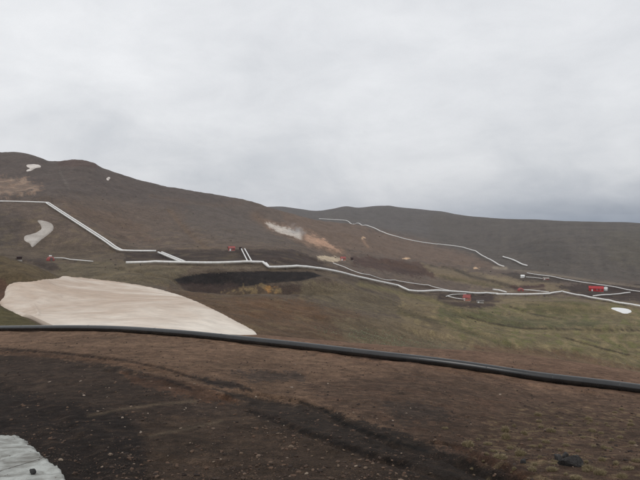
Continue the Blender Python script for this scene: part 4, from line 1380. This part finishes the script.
tuft_meshes = []
for k in range(5):
    v_, f_ = blade_set(340, 0.10, 0.25, 100 + k, 0.0045)
    me = bpy.data.meshes.new('dry_tuft'); me.from_pydata(v_, [], f_); me.materials.append(M['straw'])
    tuft_meshes.append(me)
TUFTS = [(505, 432, 13), (506, 439, 15), (524, 435, 11), (468, 447, 14), (488, 445, 11), (510, 449, 11), (520, 456, 15), (500, 459, 14),
         (445, 429, 8), (514, 427, 9), (538, 416, 9), (541, 428, 8), (551, 432, 9), (592, 432, 9), (601, 434, 11), (583, 438, 8), (566, 446, 11),
         (594, 447, 9), (608, 450, 10), (532, 471, 18), (552, 471, 12), (578, 452, 12), (602, 461, 14), (616, 465, 14), (628, 470, 14), (576, 479, 14),
         (600, 475, 12), (560, 451, 10), (539, 422, 7), (557, 417, 5), (562, 424, 5), (577, 417, 5), (588, 424, 6), (546, 443, 8), (533, 447, 8),
         (620, 438, 9), (632, 444, 9), (612, 441, 7), (636, 462, 13), (646, 455, 12), (586, 463, 11), (540, 458, 9), (514, 470, 12), (494, 452, 8), (588, 470, 12),
         (556, 462, 8), (622, 478, 14), (478, 440, 6), (530, 440, 7), (570, 434, 7), (628, 429, 6), (606, 424, 5), (486, 455, 9), (566, 475, 10)]
for k in range(46):
    u_, v_t = random.uniform(470, 650), 478 - 76 * random.random() ** 0.8
    if v_t > 440 - (u_ - 470) * 0.2:
        TUFTS.append((u_, v_t, random.uniform(3.5, 9)))
for k, (u, v, s) in enumerate(TUFTS):
    x, y, z = cast(u, v)
    o = bpy.data.objects.new('dry_tuft', tuft_meshes[k % 5])
    COL.objects.link(o)
    sc = s * y / F / 0.36 * random.uniform(0.5, 1.0)
    o.location = (x, y, float(ground_z(x, y)[0])); o.scale = (sc * random.uniform(0.8, 1.3), sc * random.uniform(0.8, 1.2), sc * random.uniform(0.6, 1.2))
    o.rotation_euler = (0, 0, random.uniform(-0.5, 0.5) + (math.pi if k % 2 else 0))
    tag(o, 'pale straw coloured tuft on the brown soil at lower right', 'grass tuft', 'straw tufts at lower right')

# pale moss and grass behind the bench: nobody could count it
NM = 6500
mu = np.concatenate([RNG.uniform(310, 450, NM), RNG.uniform(440, 660, NM)])
V_, F_ = [], []
mth = np.arctan((mu - 320) / F)
mr = np.concatenate([RNG.uniform(130, 230, NM), RNG.uniform(190, 430, NM)])
mx, my = np.sin(mth) * mr, np.cos(mth) * mr
mz = ground_z(mx, my)
pu, pv_ = project(mx, my, mz)
nn = gnoise(mx / 14 + 3, my / 14) + 0.6 * gnoise(mx / 5, my / 5 + 7)
patch = np.exp(-((pu - 378 - (pv_ - 336) * 1.5) / 48) ** 2 - ((pv_ - 337 - (pu - 378) * 0.06) / 8.5) ** 2)
okm = np.where(np.arange(len(nn)) < NM, (patch > RNG.uniform(0.15, 1.0, len(nn))) & (nn > -0.35), nn > RNG.uniform(0.1, 0.9, len(nn)))
for x, y, z in zip(mx[okm], my[okm], mz[okm]):
    s = random.uniform(0.15, 0.42)
    for q in range(4):
        a = random.uniform(0, 6.28); wx, wy = math.cos(a) * s * 0.5, math.sin(a) * s * 0.5
        o_ = len(V_); lx, ly = random.uniform(-0.4, 0.4) * s, random.uniform(-0.4, 0.4) * s
        V_ += [(x - wx, y - wy, z - 0.1), (x + wx, y + wy, z - 0.1), (x + lx, y + ly, z + s * 0.8)]
        F_.append((o_, o_ + 1, o_ + 2))
mo = mesh_obj('moss', V_, F_, M['moss'], None, False)
tag(mo, 'low grey green moss and grass speckling the valley slope', 'moss', kind='stuff')

# ------------------------------------------------------------------ steam over the hot clay
x, y, z = cast(296, 234.5, 400)
bm = bmesh.new()
bmesh.ops.create_icosphere(bm, subdivisions=3, radius=1.0)
me = bpy.data.meshes.new('steam'); bm.to_mesh(me); bm.free()
steam = bpy.data.objects.new('steam', me)
COL.objects.link(steam)
steam.location = (x, y, z + 4); steam.scale = (17, 8, 12); steam.rotation_euler = (0, 0.3, 0)
sm = bpy.data.materials.new('steam'); sm.use_nodes = True
nt = sm.node_tree; nt.nodes.clear()
out = nt.nodes.new('ShaderNodeOutputMaterial'); pvn = nt.nodes.new('ShaderNodeVolumePrincipled')
tc = nt.nodes.new('ShaderNodeTexCoord'); nz = nt.nodes.new('ShaderNodeTexNoise')
nz.inputs['Scale'].default_value = 2.2; nz.inputs['Detail'].default_value = 4
nt.links.new(tc.outputs['Object'], nz.inputs['Vector'])
ln = nt.nodes.new('ShaderNodeVectorMath'); ln.operation = 'LENGTH'
nt.links.new(tc.outputs['Object'], ln.inputs[0])
fall = nt.nodes.new('ShaderNodeMapRange'); fall.inputs['From Min'].default_value = 0.2; fall.inputs['From Max'].default_value = 0.95
fall.inputs['To Min'].default_value = 1; fall.inputs['To Max'].default_value = 0
nt.links.new(ln.outputs['Value'], fall.inputs['Value'])
mr_ = nt.nodes.new('ShaderNodeMapRange'); mr_.inputs['From Min'].default_value = 0.45; mr_.inputs['From Max'].default_value = 0.7
mr_.inputs['To Min'].default_value = 0; mr_.inputs['To Max'].default_value = 0.22
nt.links.new(nz.outputs['Fac'], mr_.inputs['Value'])
mu_ = nt.nodes.new('ShaderNodeMath'); mu_.operation = 'MULTIPLY'
nt.links.new(fall.outputs[0], mu_.inputs[0]); nt.links.new(mr_.outputs[0], mu_.inputs[1])
nt.links.new(mu_.outputs[0], pvn.inputs['Density'])
pvn.inputs['Color'].default_value = (0.95, 0.95, 0.95, 1)
nt.links.new(pvn.outputs[0], out.inputs['Volume'])
me.materials.append(sm)
tag(steam, 'faint white steam rising from the pale clay on the hill spur', 'steam', kind='stuff')

# ------------------------------------------------------------------ haze
zmin, zmax = float(Z.min()), float(Z.max())
hv, hf = box_vf(-9600, 9600, -9600, 9600, zmin - 1.0, zmax + 12.0)
hm = bpy.data.materials.new('haze'); hm.use_nodes = True
nt = hm.node_tree; nt.nodes.clear()
out = nt.nodes.new('ShaderNodeOutputMaterial'); pvn = nt.nodes.new('ShaderNodeVolumePrincipled')
pvn.inputs['Density'].default_value = 0.00005
pvn.inputs['Color'].default_value = (0.86, 0.91, 1.0, 1)
nt.links.new(pvn.outputs[0], out.inputs['Volume'])
hz = mesh_obj('haze', hv, hf, hm, None, False)
tag(hz, 'thin pale haze in the air over the valley', 'haze', kind='stuff')
